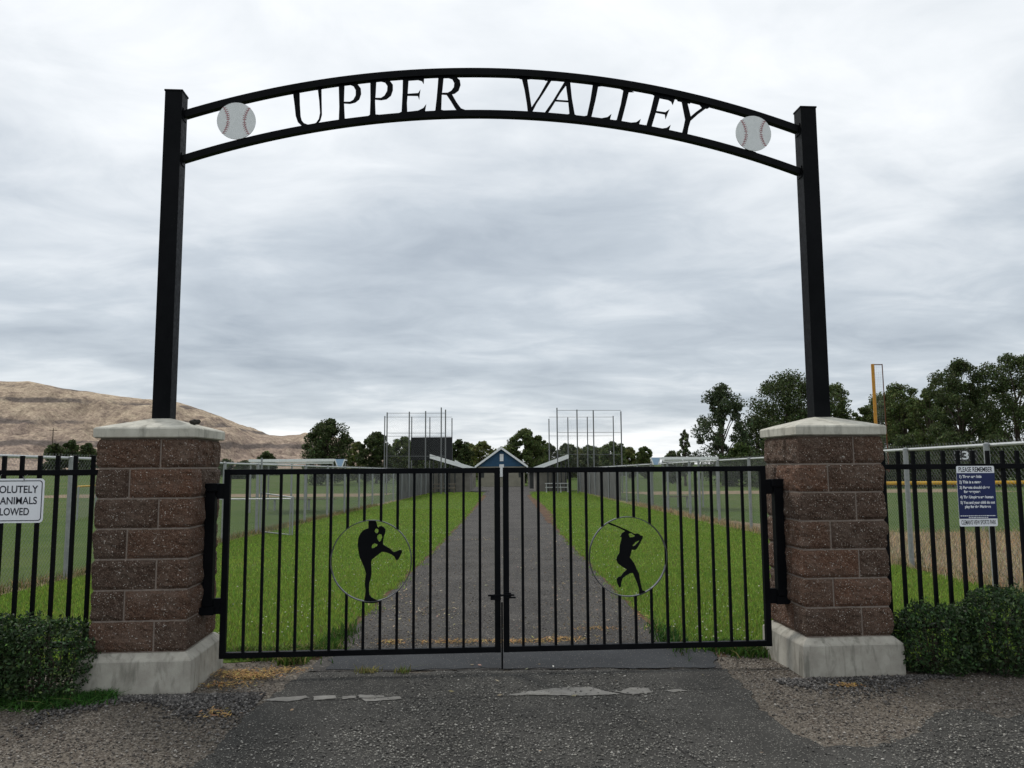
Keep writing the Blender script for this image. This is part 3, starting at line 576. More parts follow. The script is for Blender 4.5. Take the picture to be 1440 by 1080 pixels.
for ch_, polys in LETTERS:
    parts = [plate([q], -0.0035-0.0003*i, 0.0035+0.0003*i) for i, q in enumerate(polys)]
    o = recalc(build('letter', cat(*parts), BLACK, arch)); o['label'] = 'cut-out steel letter '+ch_
def disc(cx, cz, r_, y0, y1, n=48): return plate([[(cx+r_*math.cos(2*math.pi*i/n), cz+r_*math.sin(2*math.pi*i/n)) for i in range(n)]], y0, y1)
for cx0, cz0 in ((-1.993, 4.088), (2.008, 4.087)):
    d_ = recalc(build('baseball_disc', disc(cx0, cz0, 0.1435, -0.034, -0.026), BALL, arch)); d_['label'] = 'round white baseball plate with red stitching'
    for sx in (-1, 1):
        parts = []
        def seam(u): v_ = 2*u-1; return cx0+sx*0.1435*(0.42+0.24*v_*v_), cz0+0.1435*0.72*v_
        pts = [seam(i/20) for i in range(21)]
        outl = [(x-0.0012, z) for x, z in pts]+[(x+0.0012, z) for x, z in pts[::-1]]
        parts.append(plate([outl], -0.0352, -0.0341))
        for i in range(14):
            x, z = seam((i+0.5)/14)
            for q in (-1, 1):
                dx = q*0.013; dz = 0.007*(1 if i < 7 else -1)*-1
                parts.append(plate([[(x+q*0.001, z-0.0018), (x+dx, z+dz-0.0018), (x+dx, z+dz+0.0018), (x+q*0.001, z+0.0018)]], -0.0356-0.0001*q, -0.0343))
        recalc(build('stitching', cat(*parts), RED, d_))
    s_ = -1 if cx0 < 0 else 1
    zb = cz0-0.1435
    recalc(build('disc_tab', plate([[(cx0-0.01-0.03*s_-0.03, zb-0.035), (cx0+0.05-0.03*s_, zb-0.035), (cx0+0.05-0.03*s_, zb+0.008-0.012*s_), (cx0-0.01-0.03*s_-0.03, zb+0.008+0.012*s_)]], -0.02, 0.02), BLACK, arch))

# ================================================================== gate leaves
GT, GB = 1.472, 0.142
ring_c = {-1: (-0.948, 0.806), 1: (0.938, 0.810)}; RR = 0.2925
def gate(side, label):
    t = thing('gate_leaf', label, 'gate', (0, 0, 0), 0, 'pair of gate leaves')
    xi, xo = side*0.0105, side*2.004
    def bx(name, xa, xb, za, zb, d, b=0.003):
        x0, x1 = sorted((xa, xb)); return build(name, box(x0, x1, -d, d, za, zb, b), BLACK, t)
    w = 0.042
    bx('stile', xi, xi+side*w, GB, GT, 0.021); bx('stile', xo, xo-side*w, GB, GT, 0.021)
    bx('rail', xi+side*(w-0.001), xo-side*(w-0.001), GT-0.040, GT-0.001, 0.020); bx('rail', xi+side*(w-0.001), xo-side*(w-0.001), GB+0.001, GB+0.041, 0.020)
    cx0, cz0 = ring_c[side]
    x_first, x_last = (-0.160, -1.843) if side < 0 else (0.154, 1.822)
    for k in range(15):
        x = x_first+(x_last-x_first)*k/14; hw = 0.0095
        za, zb = GB+0.040, GT-0.039
        if abs(x-cx0) < RR-0.012:
            dz = math.sqrt(RR**2-(x-cx0)**2)
            build('picket', box(x-hw, x+hw, -hw, hw, cz0+dz-0.004, zb), BLACK, t); build('picket', box(x-hw, x+hw, -hw, hw, za, cz0-dz+0.004), BLACK, t)
        else: build('picket', box(x-hw, x+hw, -hw, hw, za, zb), BLACK, t)
    n = 72; V = []; F = []
    for i in range(n):
        a = 2*math.pi*i/n
        for rr, y in ((RR, -0.016), (RR, 0.016), (RR-0.006, 0.016), (RR-0.006, -0.016)): V.append((cx0+rr*math.cos(a), y, cz0+rr*math.sin(a)))
    for i in range(n):
        j = (i+1) % n
        for k in range(4): k2 = (k+1) % 4; F.append((i*4+k, i*4+k2, j*4+k2, j*4+k))
    recalc(build('ring', (V, F), RINGM, t))
    o = recalc(build('player_cutout', plate(PITCHER if side < 0 else BATTER, -0.003, 0.003), BLACK, t))
    o['label'] = 'black steel cut-out of a pitcher winding up' if side < 0 else 'black steel cut-out of a batter mid-swing'
    for z in (1.315, 0.505):
        x0, x1 = sorted((xo-side*0.002, xo+side*0.050)); build('hinge_knuckle', box(x0, x1, -0.016, 0.016, z-0.055, z+0.055, 0.003), BLACK, t)
        x0, x1 = sorted((xo+side*0.030, xo+side*0.072)); build('hinge_knuckle', cat(tube([(xo+side*0.052, -0.0, z-0.040), (xo+side*0.052, 0.0, z+0.045)], 0.014, 10)), BLACK, t)
    if side < 0:
        build('latch_bar', box(-0.103, 0.086, -0.036, -0.026, 0.543, 0.556), BLACK, t)
        build('latch_plate', box(-0.085, -0.009, -0.030, -0.020, 0.515, 0.553, 0.002), BLACK, t)
        build('drop_rod', tube([(-0.002, -0.030, 0.03), (-0.002, -0.030, 0.50)], 0.0065, 8), BLACK, t)
    else:
        build('latch_plate', box(0.013, 0.066, -0.030, -0.020, 0.530, 0.566, 0.002), BLACK, t)
        build('latch_bar', box(0.016, 0.098, -0.038, -0.030, 0.526, 0.538), BLACK, t)
    return t
gate(-1, 'black steel gate leaf with the pitcher silhouette in its ring')
gate(1, 'black steel gate leaf with the batter silhouette in its ring')

# ================================================================== black picket fences beside the pillars
def iron_fence(xs, x0, x1, label):
    t = thing('picket_fence', label, 'fence', (0, 0, 0), 0, 'black picket fences')
    p0 = None
    for x in xs:
        if p0 is None: p0 = build('picket', cat(box(-0.0125, 0.0125, -0.0125, 0.0125, 0.10, 1.578, 0.002)), BLACK, t, (x, 0, 0))
        else: again(p0, t, (x, 0, 0))
    for z in (1.457, 0.26): build('rail', box(x0, x1, -0.019, 0.019, z-0.020, z+0.020, 0.002), BLACK, t)
iron_fence([-2.929-0.1224*k for k in range(34)], -7.0, -PX-A+0.01, 'black picket fence left of the gate behind the animals sign')
iron_fence([2.94+0.1205*k for k in range(34)], PX+A-0.01, 6.95, 'black picket fence right of the gate behind the navy sign')

# ================================================================== signs
def text(s, size, x, z, y, mat, parent, width=None, align='CENTER', bold=0.0, name='lettering'):
    cu = bpy.data.curves.new('lettering', 'FONT'); cu.body = s; cu.size = size; cu.align_x = align; cu.align_y = 'CENTER'; cu.offset = bold
    o = bpy.data.objects.new('lettering', cu); C.objects.link(o)
    me = bpy.data.meshes.new_from_object(o.evaluated_get(bpy.context.evaluated_depsgraph_get()))
    C.objects.unlink(o); bpy.data.objects.remove(o)
    co = np.empty(len(me.vertices)*3); me.vertices.foreach_get('co', co); co = co.reshape(-1, 3)
    k = 1.0
    if width: k = width/(co[:, 0].max()-co[:, 0].min())
    out = np.stack([co[:, 0]*k+x, np.full(len(co), y), co[:, 1]+z], 1); me.vertices.foreach_set('co', out.ravel()); me.update()
    me.materials.clear(); me.materials.append(mat)
    return link(bpy.data.objects.new(name, me), parent)
def rrect(x0, x1, z0, z1, r_, n=6):
    P = []
    for cx0, cz0, a0 in ((x1-r_, z1-r_, 0), (x0+r_, z1-r_, 90), (x0+r_, z0+r_, 180), (x1-r_, z0+r_, 270)):
        for i in range(n+1): a = R(a0+90*i/n); P.append((cx0+r_*math.cos(a), cz0+r_*math.sin(a)))
    return P
sg_ = thing('notice_sign', 'white rounded sign forbidding animals, wired to the left picket fence', 'sign')
x0, x1, z0, z1 = -3.703, -3.246, 1.106, 1.416
recalc(build('panel', plate([rrect(x0, x1, z0, z1, 0.028)], -0.0235, -0.021), SIGNW, sg_))
recalc(build('border', plate([rrect(x0+0.013, x1-0.013, z0+0.013, z1-0.013, 0.022), rrect(x0+0.019, x1-0.019, z0+0.019, z1-0.019, 0.018)], -0.0245, -0.0237), INK, sg_))
xc = (x0+x1)/2
for s_, z, w in (('ABSOLUTELY', 1.338, 0.372), ('NO ANIMALS', 1.259, 0.362), ('ALLOWED', 1.182, 0.268)): text(s_, 0.072, xc, z, -0.0246, INK, sg_, w, bold=0.0012)
for xx in (x0+0.14, x1-0.14): build('wire_tie', cat(tube([(xx-0.012, -0.026, 1.396), (xx, -0.027, 1.402), (xx+0.004, -0.02, 1.43), (xx+0.02, -0.021, 1.445)], 0.002, 6), tube([(xx+0.008, -0.026, 1.398), (xx, -0.028, 1.404), (xx-0.012, -0.02, 1.432)], 0.002, 6)), GALV, sg_)
sg_ = thing('notice_sign', 'navy and white sign headed PLEASE REMEMBER on the right picket fence', 'sign')
x0, x1, z0, z1 = 3.509, 3.814, 1.000, 1.460
recalc(build('panel', plate([rrect(x0, x1, z0, z1, 0.012)], -0.0235, -0.021), SIGNW, sg_))
recalc(build('blue_field', plate([[(x0, z0+0.058), (x1, z0+0.058), (x1, z1-0.054), (x0, z1-0.054)]], -0.0246, -0.0237), NAVY, sg_))
xc = (x0+x1)/2
text('PLEASE REMEMBER', 0.052, xc, z1-0.029, -0.0241, INK, sg_, 0.272, bold=0.001)
text("CLEMAN'S VIEW SPORTS PARK", 0.046, xc, z0+0.029, -0.0241, INK, sg_, 0.278, bold=0.0008)
z = z1-0.082
for ind, s_, w in ((0, '1) These are kids', 0.178), (0, '2) This is a game', 0.176), (0, '3) Parents should cheer', 0.243), (1, 'for everyone', 0.132), (0, '4) The Umpires are human', 0.268), (0, '5) You and your child do not', 0.276), (1, 'play for the Mariners', 0.207)):
    if ind: z += 0.010
    text(s_, 0.029, x0+0.016+0.034*ind, z, -0.0249, SIGNW, sg_, w, 'LEFT', 0.0010); z -= 0.0415
# two lines of small print too fine to read: bars of its height
bars = []
for zz, xa, xb in ((1.080, x0+0.010, x1-0.012), (1.066, x0+0.075, x1-0.075)):
    x = xa
    while x < xb: w = random.uniform(0.008, 0.022); bars.append(plate([[(x, zz-0.003), (min(x+w, xb), zz-0.003), (min(x+w, xb), zz+0.003), (x, zz+0.003)]], -0.0252, -0.0247)); x += w+0.004
recalc(build('small_print', cat(*bars), SIGNW, sg_))

# ================================================================== chain-link fences along the path
def link_panel(Wd, Hh, pitch, rad, shear=-0.01, top=0.06):
    """diamond mesh panel in local YZ (y = 0..Wd): two families of crossing wires; ends stick up past the rail"""
    V, F = [], []
    Ht = Hh+top
    def bar(p, q, dx):
        p, q = np.array(p), np.array(q); d = (q-p)/np.linalg.norm(q-p); nn = np.array([-d[1], d[0]])
        b = len(V)
        for e in (p, q):
            for k in range(3):
                a = 2*math.pi*k/3; w = nn*math.cos(a)*rad; V.append((dx+math.sin(a)*rad, e[0]+w[0], e[1]+w[1]+shear*e[0]))
        for k in range(3): k2 = (k+1) % 3; F.append((b+k, b+k2, b+3+k2, b+3+k))
    z0 = 0.03; n0 = int(-Ht/pitch)-1; n1 = int(Wd/pitch)+1
    for i in range(n0, n1):
        y0 = i*pitch
        a = max(0.0, -y0); b = min(Ht-z0, Wd-y0)
        if b-a > 0.02: bar((y0+a, z0+a), (y0+b, z0+b), rad); bar((Wd-y0-a, z0+a), (Wd-y0-b, z0+b), -rad)
    return V, F
PANEL = 3.0; FH = 1.74
pm = bpy.data.meshes.new('wire_mesh'); v, f = link_panel(PANEL, FH, 0.0715, 0.0014); pm.from_pydata(v, [], f); pm.materials.append(WIRE)
def slat_mesh(Wd, Hh):
    return cat(*[box(-0.012, 0.012, 0.008+0.0715*i, 0.066+0.0715*i, 0.05-0.01*0.07*i, Hh-0.04-0.01*0.07*i+0.01*((i*7) % 3)) for i in range(int(Wd/0.0715))])
sm = bpy.data.meshes.new('privacy_slats'); v, f = slat_mesh(PANEL, FH); sm.from_pydata(v, [], f); sm.materials.append(SLAT)
def chain_fence(t0, slope, s0, npan, posts, slat_from, label, mat_rail=GALV):
    rz = -TH-math.atan(slope)
    x, y, _ = W(t0+slope*s0, s0)
    t = thing('chain_link_fence', label, 'fence', (x, y, gz(s0)-(0.06 if t0 < 0 else 0.0)), rz, 'chain-link fences along the path')
    Lf = npan*PANEL
    for k in range(npan):
        link(bpy.data.objects.new('wire_mesh', pm), t, (0, k*PANEL, -0.01*k*PANEL))
        if s0+k*PANEL >= slat_from: link(bpy.data.objects.new('privacy_slats', sm), t, (0, k*PANEL, -0.01*k*PANEL))
    build('top_rail', tube([(0.0, 0, FH), (0.0, Lf, FH-0.01*Lf)], 0.021, 8), RAILBRIGHT, t)
    pv = tube([(0, 0, -0.05), (0, 0, FH+0.01)], 0.036, 10); pvc = cat(pv, tube([(0, 0, FH+0.008), (0, 0, FH+0.020), (0, 0, FH+0.030)], [0.0365, 0.034, 0.012], 10))
    p0 = None
    for s in posts:
        yy = s-s0
        if p0 is None: p0 = build('post', pvc, GALV, t, (-0.045 if t0 > 0 else 0.045, yy, -0.01*yy), smooth=False)
        else: again(p0, t, (-0.045 if t0 > 0 else 0.045, yy, -0.01*yy))
    build('tension_wire', tube([(0, 0, 0.06), (0, Lf, 0.06-0.01*Lf)], 0.003, 4), WIRE, t)
    return t
chain_fence(-6.2, 0.008, 0.6, 18, [2.4, 5.3, 8.3, 11.2, 13.4, 17.8, 20.6, 23.3, 26, 29, 32, 35, 38, 41, 44, 47, 50, 53], 34, 'grey chain-link fence running beside the lawn left of the path')
chain_fence(6.1, -0.0125, 0.6, 18, [1.2, 3.9, 5.85, 8.4, 10.8, 13.2, 15.9, 18.0, 19.2, 22.4, 25.5, 28.5, 31.5, 34.5, 37.5, 40.5, 43.5, 46.5, 49.5, 52.5], 31, 'grey chain-link fence running beside the lawn right of the path')

# open chain-link gate leaf with pipe frame, left field
tl, sl = -6.02, 13.6
gx, gy, _ = W(tl, sl)
g = thing('field_gate', 'pipe-framed chain-link gate standing open in the left fence', 'gate', (gx, gy, gz(sl)), -TH)
build('frame', cat(tube([(0, 0, 0.02), (0, 0, 1.84)], 0.024, 10), tube([(1.02, -0.85, 0.02), (1.02, -0.85, 0.93)], 0.018, 10), tube([(0, 0, 0.05), (1.02, -0.85, 0.03)], 0.014, 8), tube([(0, 0, 0.98), (1.02, -0.85, 0.90)], 0.016, 8)), GALV, g)
v, f = link_panel(1.3, 0.86, 0.0715, 0.002, 0, 0.0)
build('wire_mesh', ([(y*0.77, -y*0.64+x, z) for x, y, z in v], f), WIRE, g)
gx, gy, _ = W(-8.3, 12.75)
g = thing('pipe_rail', 'low white pipe rail crossing behind the open field gate', 'rail', (gx, gy, gz(12.7)), -TH)
build('bar', tube([(0, 0, 0.86), (3.25, 0, 0.86)], 0.018, 8), RAILBRIGHT, g); p0 = build('leg', tube([(0, 0, 0), (0, 0, 0.86)], 0.014, 8), GALV, g); again(p0, g, (3.24, 0, 0)); again(p0, g, (1.2, 0, 0))

# outfield fences with yellow cap
def low_fence(P, Q, hgt, label, n=None, capr=0.045, dist=2.6):
    (t0, s0), (t1, s1) = P, Q
    a = math.atan2(t1-t0, s1-s0); L = math.hypot(t1-t0, s1-s0); x, y, _ = W(t0, s0)
    t = thing('outfield_fence', label, 'fence', (x, y, gz(s0)), -TH-a, 'yellow capped outfield fences')
    sh = (gz(s1)-gz(s0))/L
    k = max(1, int(L/4)); w = L/k
    me = bpy.data.meshes.new('wire_mesh'); v, f = link_panel(w, hgt, 0.0715, 0.0012, sh, 0); me.from_pydata(v, [], f); me.materials.append(WIRE)
    for i in range(k): link(bpy.data.objects.new('wire_mesh', me), t, (0, i*w, sh*i*w))
    build('yellow_cap', tube([(0, 0, hgt), (0, L, hgt+sh*L)], capr, 10), YELLOW, t)
    p0 = None
    for i in range(int(L/dist)+1):
        if p0 is None: p0 = build('post', tube([(0, 0, -0.05), (0, 0, hgt)], 0.028, 8), GALV, t, (0.03, i*dist, sh*i*dist))
        else: again(p0, t, (0.03, i*dist, sh*i*dist))
low_fence((6.1, 13.0), (46, 12.4), 1.13, 'low outfield fence with yellow cap behind the right chain-link fence')
low_fence((-14, 20), (-26, 62), 1.08, 'low outfield fence with yellow cap across the left field', capr=0.03)
# foul pole
t0, z1 = at(1227, 512, 13.1); fx, fy, _ = W(t0, 13.1)
fp = thing('foul_pole', 'orange foul pole with a narrow mesh wing above the right pillar', 'foul pole', (fx, fy, gz(13.1)), -TH)
zt = z1-gz(13.1)
build('pole', tube([(0, 0, -0.05), (0, 0, zt)], 0.038, 12), ORANGE, fp)
build('wing_frame', cat(tube([(0.0, 0, zt-0.012), (0.235, 0, zt-0.012)], 0.012, 6), tube([(0.235, 0, zt), (0.255, 0, 1.4)], 0.011, 6), tube([(0, 0, 1.45), (0.25, 0, 1.45)], 0.011, 6)), m_plain('wing_rust', (0.13, 0.045, 0.015), 0.7), fp)
v, f = [], []
for i in range(62):
    z = 1.5+i*0.042
    if z < zt-0.02: q = tube([(0.03, 0, z), (0.24, 0, z)], 0.0013, 3); v, f = cat((v, f), q)
for i in range(5): v, f = cat((v, f), tube([(0.05+0.042*i, 0, 1.45), (0.05+0.042*i, 0, zt-0.012)], 0.0013, 3))
build('wing_mesh', (v, f), GALV, fp)
# small plaque wired on the right fence
px_t, px_z = at(1357.5, 641, 4.72)
pxx, pyy, _ = W(px_t, 4.72)
pq = thing('number_plaque', 'small dark plaque with white numerals on the right chain-link fence', 'plaque', (pxx, pyy, px_z), -TH)
build('panel', box(-0.165, 0.165, -0.004, 0.004, -0.075, 0.075, 0.002), SIGNBACK, pq)
for xx, s_ in ((-0.105, '2'), (0.0, '3'), (0.095, '1')): text(s_, 0.155, xx, 0, -0.0056, SIGNW, pq, 0.088 if s_ != '1' else 0.05, bold=0.003, name='numeral')

# ================================================================== shelters half-way down the fences
def shelter(side, px_in, px_out, label):
    s = 24.0
    ti, zi = at(px_in, 646 if side < 0 else 643.5, s); to, _ = at(px_out, 646, s)
    x, y, _ = W(ti, s); g0 = gz(s)
    t = thing('team_shelter', label, 'shelter', (x, y, g0), -TH, 'flat-roofed team shelters')
    Wd = abs(to-ti); sx = -1 if side < 0 else 1; H = zi-g0
    x0, x1 = sorted((0, sx*Wd))
    build('roof', box(x0, x1, 0, 2.4, H-0.05, H+0.01), ROOFM, t)
    build('fascia', box(x0, x1, -0.03, -0.002, H-0.085, H+0.02, 0.004), WHITE, t)
    build('beam', box(x0+0.05, x1-0.05, 0.02, 0.10, H-0.16, H-0.101), WHITE, t)
    # splayed end panel of the roof
    e0, e1 = (0.02, 0.41) if side < 0 else (-0.41, -0.02)
    recalc(build('end_panel', plate([[(e0, H+0.005), (e1, H+0.005), (e1-0.09, H-0.27), (e0+0.09, H-0.27)]], -0.01, 0.01), PALEBLUE, t))
    w_ = 0.028
    recalc(build('end_trim', cat(plate([[(e1-w_, H+0.012), (e1+0.012, H+0.012), (e1-0.085, H-0.275), (e1-0.125, H-0.275)]], -0.016, 0.0), plate([[(e0-0.012, H+0.012), (e0+w_, H+0.012), (e0+0.125, H-0.275), (e0+0.085, H-0.275)]], -0.017, 0.001)), WHITE, t))
    p0 = None
    for xx in (x0+0.06, (x0+x1)/2, x1-0.06):
        for yy in (0.06, 2.3):
            if p0 is None: p0 = build('post', tube([(0, 0, -0.05), (0, 0, H-0.10)], 0.035, 8), GALV, t, (xx, yy, 0))
            else: again(p0, t, (xx, yy, 0))
    build('bench_seat', box(x0+0.3, x1-0.3, 1.6, 1.9, 0.42, 0.46), WOOD, t)
    build('bench_leg', cat(*[box(xx-0.03, xx+0.03, 1.7, 1.8, 0, 0.42) for xx in (x0+0.5, (x0+x1)/2+0.25, x1-0.5)]), GALV, t)
shelter(-1, 470, 350, 'white-edged team shelter roof behind the left fence')
shelter(1, 930, 1010, 'white-edged team shelter roof behind the right fence')

# ================================================================== tall backstops
def backstop(s, pxs, ptop, rails, label, screen=None, net_cols=()):
    ts_ = [at(px, 600, s)[0] for px in pxs]; tops = [at(px, py, s)[1] for px, py in zip(pxs, ptop)]; g0 = gz(s)
    x, y, _ = W(ts_[0], s)
    t = thing('backstop', label, 'backstop', (x, y, g0), -TH, 'tall ball-field backstops')
    for a, b in zip(ts_, tops): build('pole', tube([(a-ts_[0], 0, -0.05), (a-ts_[0], 0, b-g0)], 0.043, 8), POLEM, t)
    for py in rails:
        q = [(a-ts_[0], 0, at(px, py, s)[1]-g0) for a, px in zip(ts_, pxs)]
        build('cross_rail', tube(q, 0.016, 6), POLEM, t)
    wdt = ts_[-1]-ts_[0]; hh = min(tops)-g0-0.1
    v, f = link_panel(abs(wdt), hh, 0.16, 0.0014, 0, 0.0); build('netting', ([(y_, x_, z_) for x_, y_, z_ in v], f), WIRE, t)
    if screen:
        a, za = at(screen[0], screen[1], s); b, zb = at(screen[2], screen[3], s)
        build('windscreen', box(a-ts_[0], b-ts_[0], -0.075, -0.06, zb-g0, za-g0), SCREEN, t)
backstop(49, [544.3, 575.5, 598.5, 620.5, 626.5], [580, 579, 578, 573, 576], [581, 609, 641.5], 'nearer tall pipe backstop left of the blue gable building')
backstop(59, [541, 579, 604.5, 635.6], [585, 586, 587, 588], [586.5, 613.5], 'farther tall backstop with black windscreen, left of the building', (578, 615, 636, 647))
backstop(49, [783.5, 811.6, 834.6, 873.5], [573.5, 576, 577, 578.5], [577, 608, 639], 'nearer tall pipe backstop right of the blue gable building')
backstop(59, [772, 798.6, 826, 862.5], [589, 587, 586, 585], [586.5, 613], 'farther tall pipe backstop right of the blue gable building')

# ================================================================== dugouts by the path's end
def dugout(side, s, hi, lo, label, dep=5.0, mat=CMU):
    (th, zh), (tl_, zl) = at(*hi, s), at(*lo, s); g0 = gz(s); x, y, _ = W(tl_, s)
    t = thing('dugout', label, 'dugout', (x, y, g0), -TH, 'slope-roofed dugouts')
    w = th-tl_; zh -= g0; zl -= g0; sx = 1 if w > 0 else -1
    rf = recalc(build('roof', plate([[(0, zl-0.02), (w, zh-0.02), (w, zh+0.03), (0, zl+0.03)]], 0.05, dep), ROOFM, t))
    recalc(build('fascia', plate([[(-0.03*sx, zl-0.17), (w+0.03*sx, zh-0.17), (w+0.03*sx, zh+0.16), (-0.03*sx, zl+0.13)]], -0.06, 0.04), WHITE, rf))
    x0, x1 = sorted((w*0.12, w*0.97))
    build('wall', box(x0, x1, 0.4, dep-0.2, -0.05, min(zl, zh)-0.05), mat, t)
    p0 = None
    for k in range(5):
        xx = w*(0.45+0.12*k); zt_ = zl+(zh-zl)*(0.45+0.12*k)-0.12
        build('post', box(xx-0.05, xx+0.05, 0.1, 0.2, -0.05, zt_), DARKW, t)
    return t
dugout(-1, 54.8, (605, 641.5), (668, 660), 'dugout with sloping white roof left of the path, near the building')
dugout(1, 54.8, (799, 641.5), (747, 661), 'dugout with sloping white roof right of the path, near the building')
dugout(-1, 66, (640, 649), (662, 661), 'smaller white-roofed dugout behind the left one', 3.0, TANW)
dugout(1, 66, (776, 650), (741, 663), 'smaller white-roofed dugout behind the right one', 3.0, DARKW)
# yard walls beside the building
for s, xa, xb, yt, lab in ((74, 649, 669, 659, 'grey block yard wall left of the blue gable building'), (74, 742, 775, 659, 'grey block yard wall right of the blue gable building')):
    a, z = at(xa, yt, s); b, _ = at(xb, yt, s); x, y, _ = W((a+b)/2, s); w = (b-a)/2
    wl_ = thing('yard_wall', lab, 'wall', (x, y, gz(s)), -TH, 'block yard walls'); build('wall', box(-w, w, 0, 0.2, -0.05, z-gz(s)), CMU, wl_); build('coping', box(-w-0.03, w+0.03, -0.03, 0.23, z-gz(s)+0.001, z-gz(s)+0.06), CAPM, wl_)
# building with blue gable
s = 79; (ta, ze), (tb, _), (tp, zp) = at(668, 656, s), at(742, 656, s), at(705, 629, s); g0 = gz(s)
x, y, _ = W((ta+tb)/2, s)
b_ = thing('gable_building', 'small concession building with blue gable and white rake trim at the path end', 'building', (x, y, g0), -TH)
w = (tb-ta)/2; he = ze-g0; hp = zp-g0; wi = w-0.32
build('wall', box(-wi, wi, 0, 8, -0.1, he-0.02), TANW, b_)
k = (hp-he)/w
recalc(build('gable', plate([[(-wi, he-0.019), (wi, he-0.019), (wi, he+(w-wi)*k-0.05), (0, hp-0.10), (-wi, he+(w-wi)*k-0.05)]], -0.02, 7.9), BLUEW, b_))
rf = recalc(build('roof', plate([[(-w, he-0.08), (0, hp-0.08), (w, he-0.08), (w, he), (0, hp), (-w, he)]], -0.35, 8.3), m_plain('roof_shingle', (0.10, 0.10, 0.105), 0.9), b_))
recalc(build('rake_trim', plate([[(-w-0.02, he-0.20), (0, hp-0.20), (w+0.02, he-0.20), (w+0.02, he+0.05), (0, hp+0.06), (-w-0.02, he+0.05)]], -0.41, -0.36), WHITE, rf))
ta_, z_a = at(702.3, 653, s); tb_, z_b = at(708.7, 670.5, s); tc_ = (ta+tb)/2
build('door_panel', box(ta_-tc_, tb_-tc_, -0.08, -0.03, z_b-g0, z_a-g0), WHITE, b_)
ta_, z_a = at(702.8, 638.5, s); tb_, z_b = at(708, 648.5, s)
build('vent', box(ta_-tc_, tb_-tc_, -0.06, -0.03, z_b-g0, z_a-g0), WHITE, b_)
for xx in (-w+0.75, w-0.75): build('window', box(xx-0.22, xx+0.22, -0.03, -0.004, he-1.2, he-0.35), DARKW, b_)
# bleachers, right of the path, and benches, left
def bleacher(px, s, wd, rows, label, mat):
    a, _ = at(px, 690, s); x, y, _ = W(a, s)
    t = thing('bleacher', label, 'bleacher', (x, y, gz(s)), -TH, 'small bleachers')
    for k in range(rows): build('seat', box(0, wd, 0.5*k, 0.5*k+0.26, 0.36+0.27*k, 0.40+0.27*k), mat, t)
    for k in range(4):
        xx = 0.1+(wd-0.2)*k/3
        build('leg', cat(*[box(xx-0.025, xx+0.025, 0.5*r_+0.1, 0.5*r_+0.15, 0, 0.36+0.27*r_) for r_ in range(rows)], box(xx-0.02, xx+0.02, 0.0, 0.5*rows, 0.0, 0.05)), mat, t)
bleacher(767, 51, 1.75, 2, 'small aluminium bleacher right of the path beside the dugout', RAILBRIGHT)
bleacher(608, 51, 1.65, 2, 'weathered wooden bleacher left of the path beside the dugout', WOOD)
# white marker post left of the path
a, zt_ = at(647, 682, 57); x, y, _ = W(a, 57); mk = thing('marker_post', 'short white marker post left of the path near the dugout', 'post', (x, y, gz(57)), -TH)
build('stake', cat(tube([(0, 0, -0.05), (0, 0, 0.42), (0, 0, 0.46)], [0.05, 0.05, 0.02], 8)), WHITE, mk)
# utility pole in front of the hill
a, zt_ = at(75, 602, 260); x, y, _ = W(a, 260); up_ = thing('utility_pole', 'distant wooden utility pole in front of the bare hill', 'utility pole', (x, y, gz(260)), -TH)
build('pole', tube([(0, 0, -0.5), (0, 0, zt_+0.9)], [0.20, 0.13], 8), BARK, up_); build('crossarm', box(-1.3, 1.3, -0.1, 0.1, zt_+0.05, zt_+0.25), BARK, up_)

# ================================================================== trees
def leaves(P, size, base, var, up=0.35, aspect=0.62):
    """rhombic leaf sprays at points P"""
    n = len(P); nr = rng.normal(size=(n, 3)); nr[:, 2] += up; nr /= np.linalg.norm(nr, axis=1)[:, None]
    a = np.cross(nr, rng.normal(size=(n, 3))); a /= np.linalg.norm(a, axis=1)[:, None]; b = np.cross(nr, a)
    sz = size*(0.55+0.9*rng.random(n))[:, None]
    V = np.stack([P-a*sz, P+b*sz*aspect, P+a*sz, P-b*sz*aspect], 1).reshape(-1, 3)
    F = np.arange(4*n).reshape(-1, 4)
    k = np.exp(rng.normal(0, var, (n, 1))); k = k*(1+0.35*np.repeat(rng.normal(0, 0.5, (n//60+1, 1)), 60, 0)[:n]).clip(0.4, 1.8); hue = 1+rng.normal(0, 0.10, (n, 3)); col = np.clip(np.array(base)*k*hue, 0.004, 0.6)
    return V, F, np.repeat(col, 4, 0)
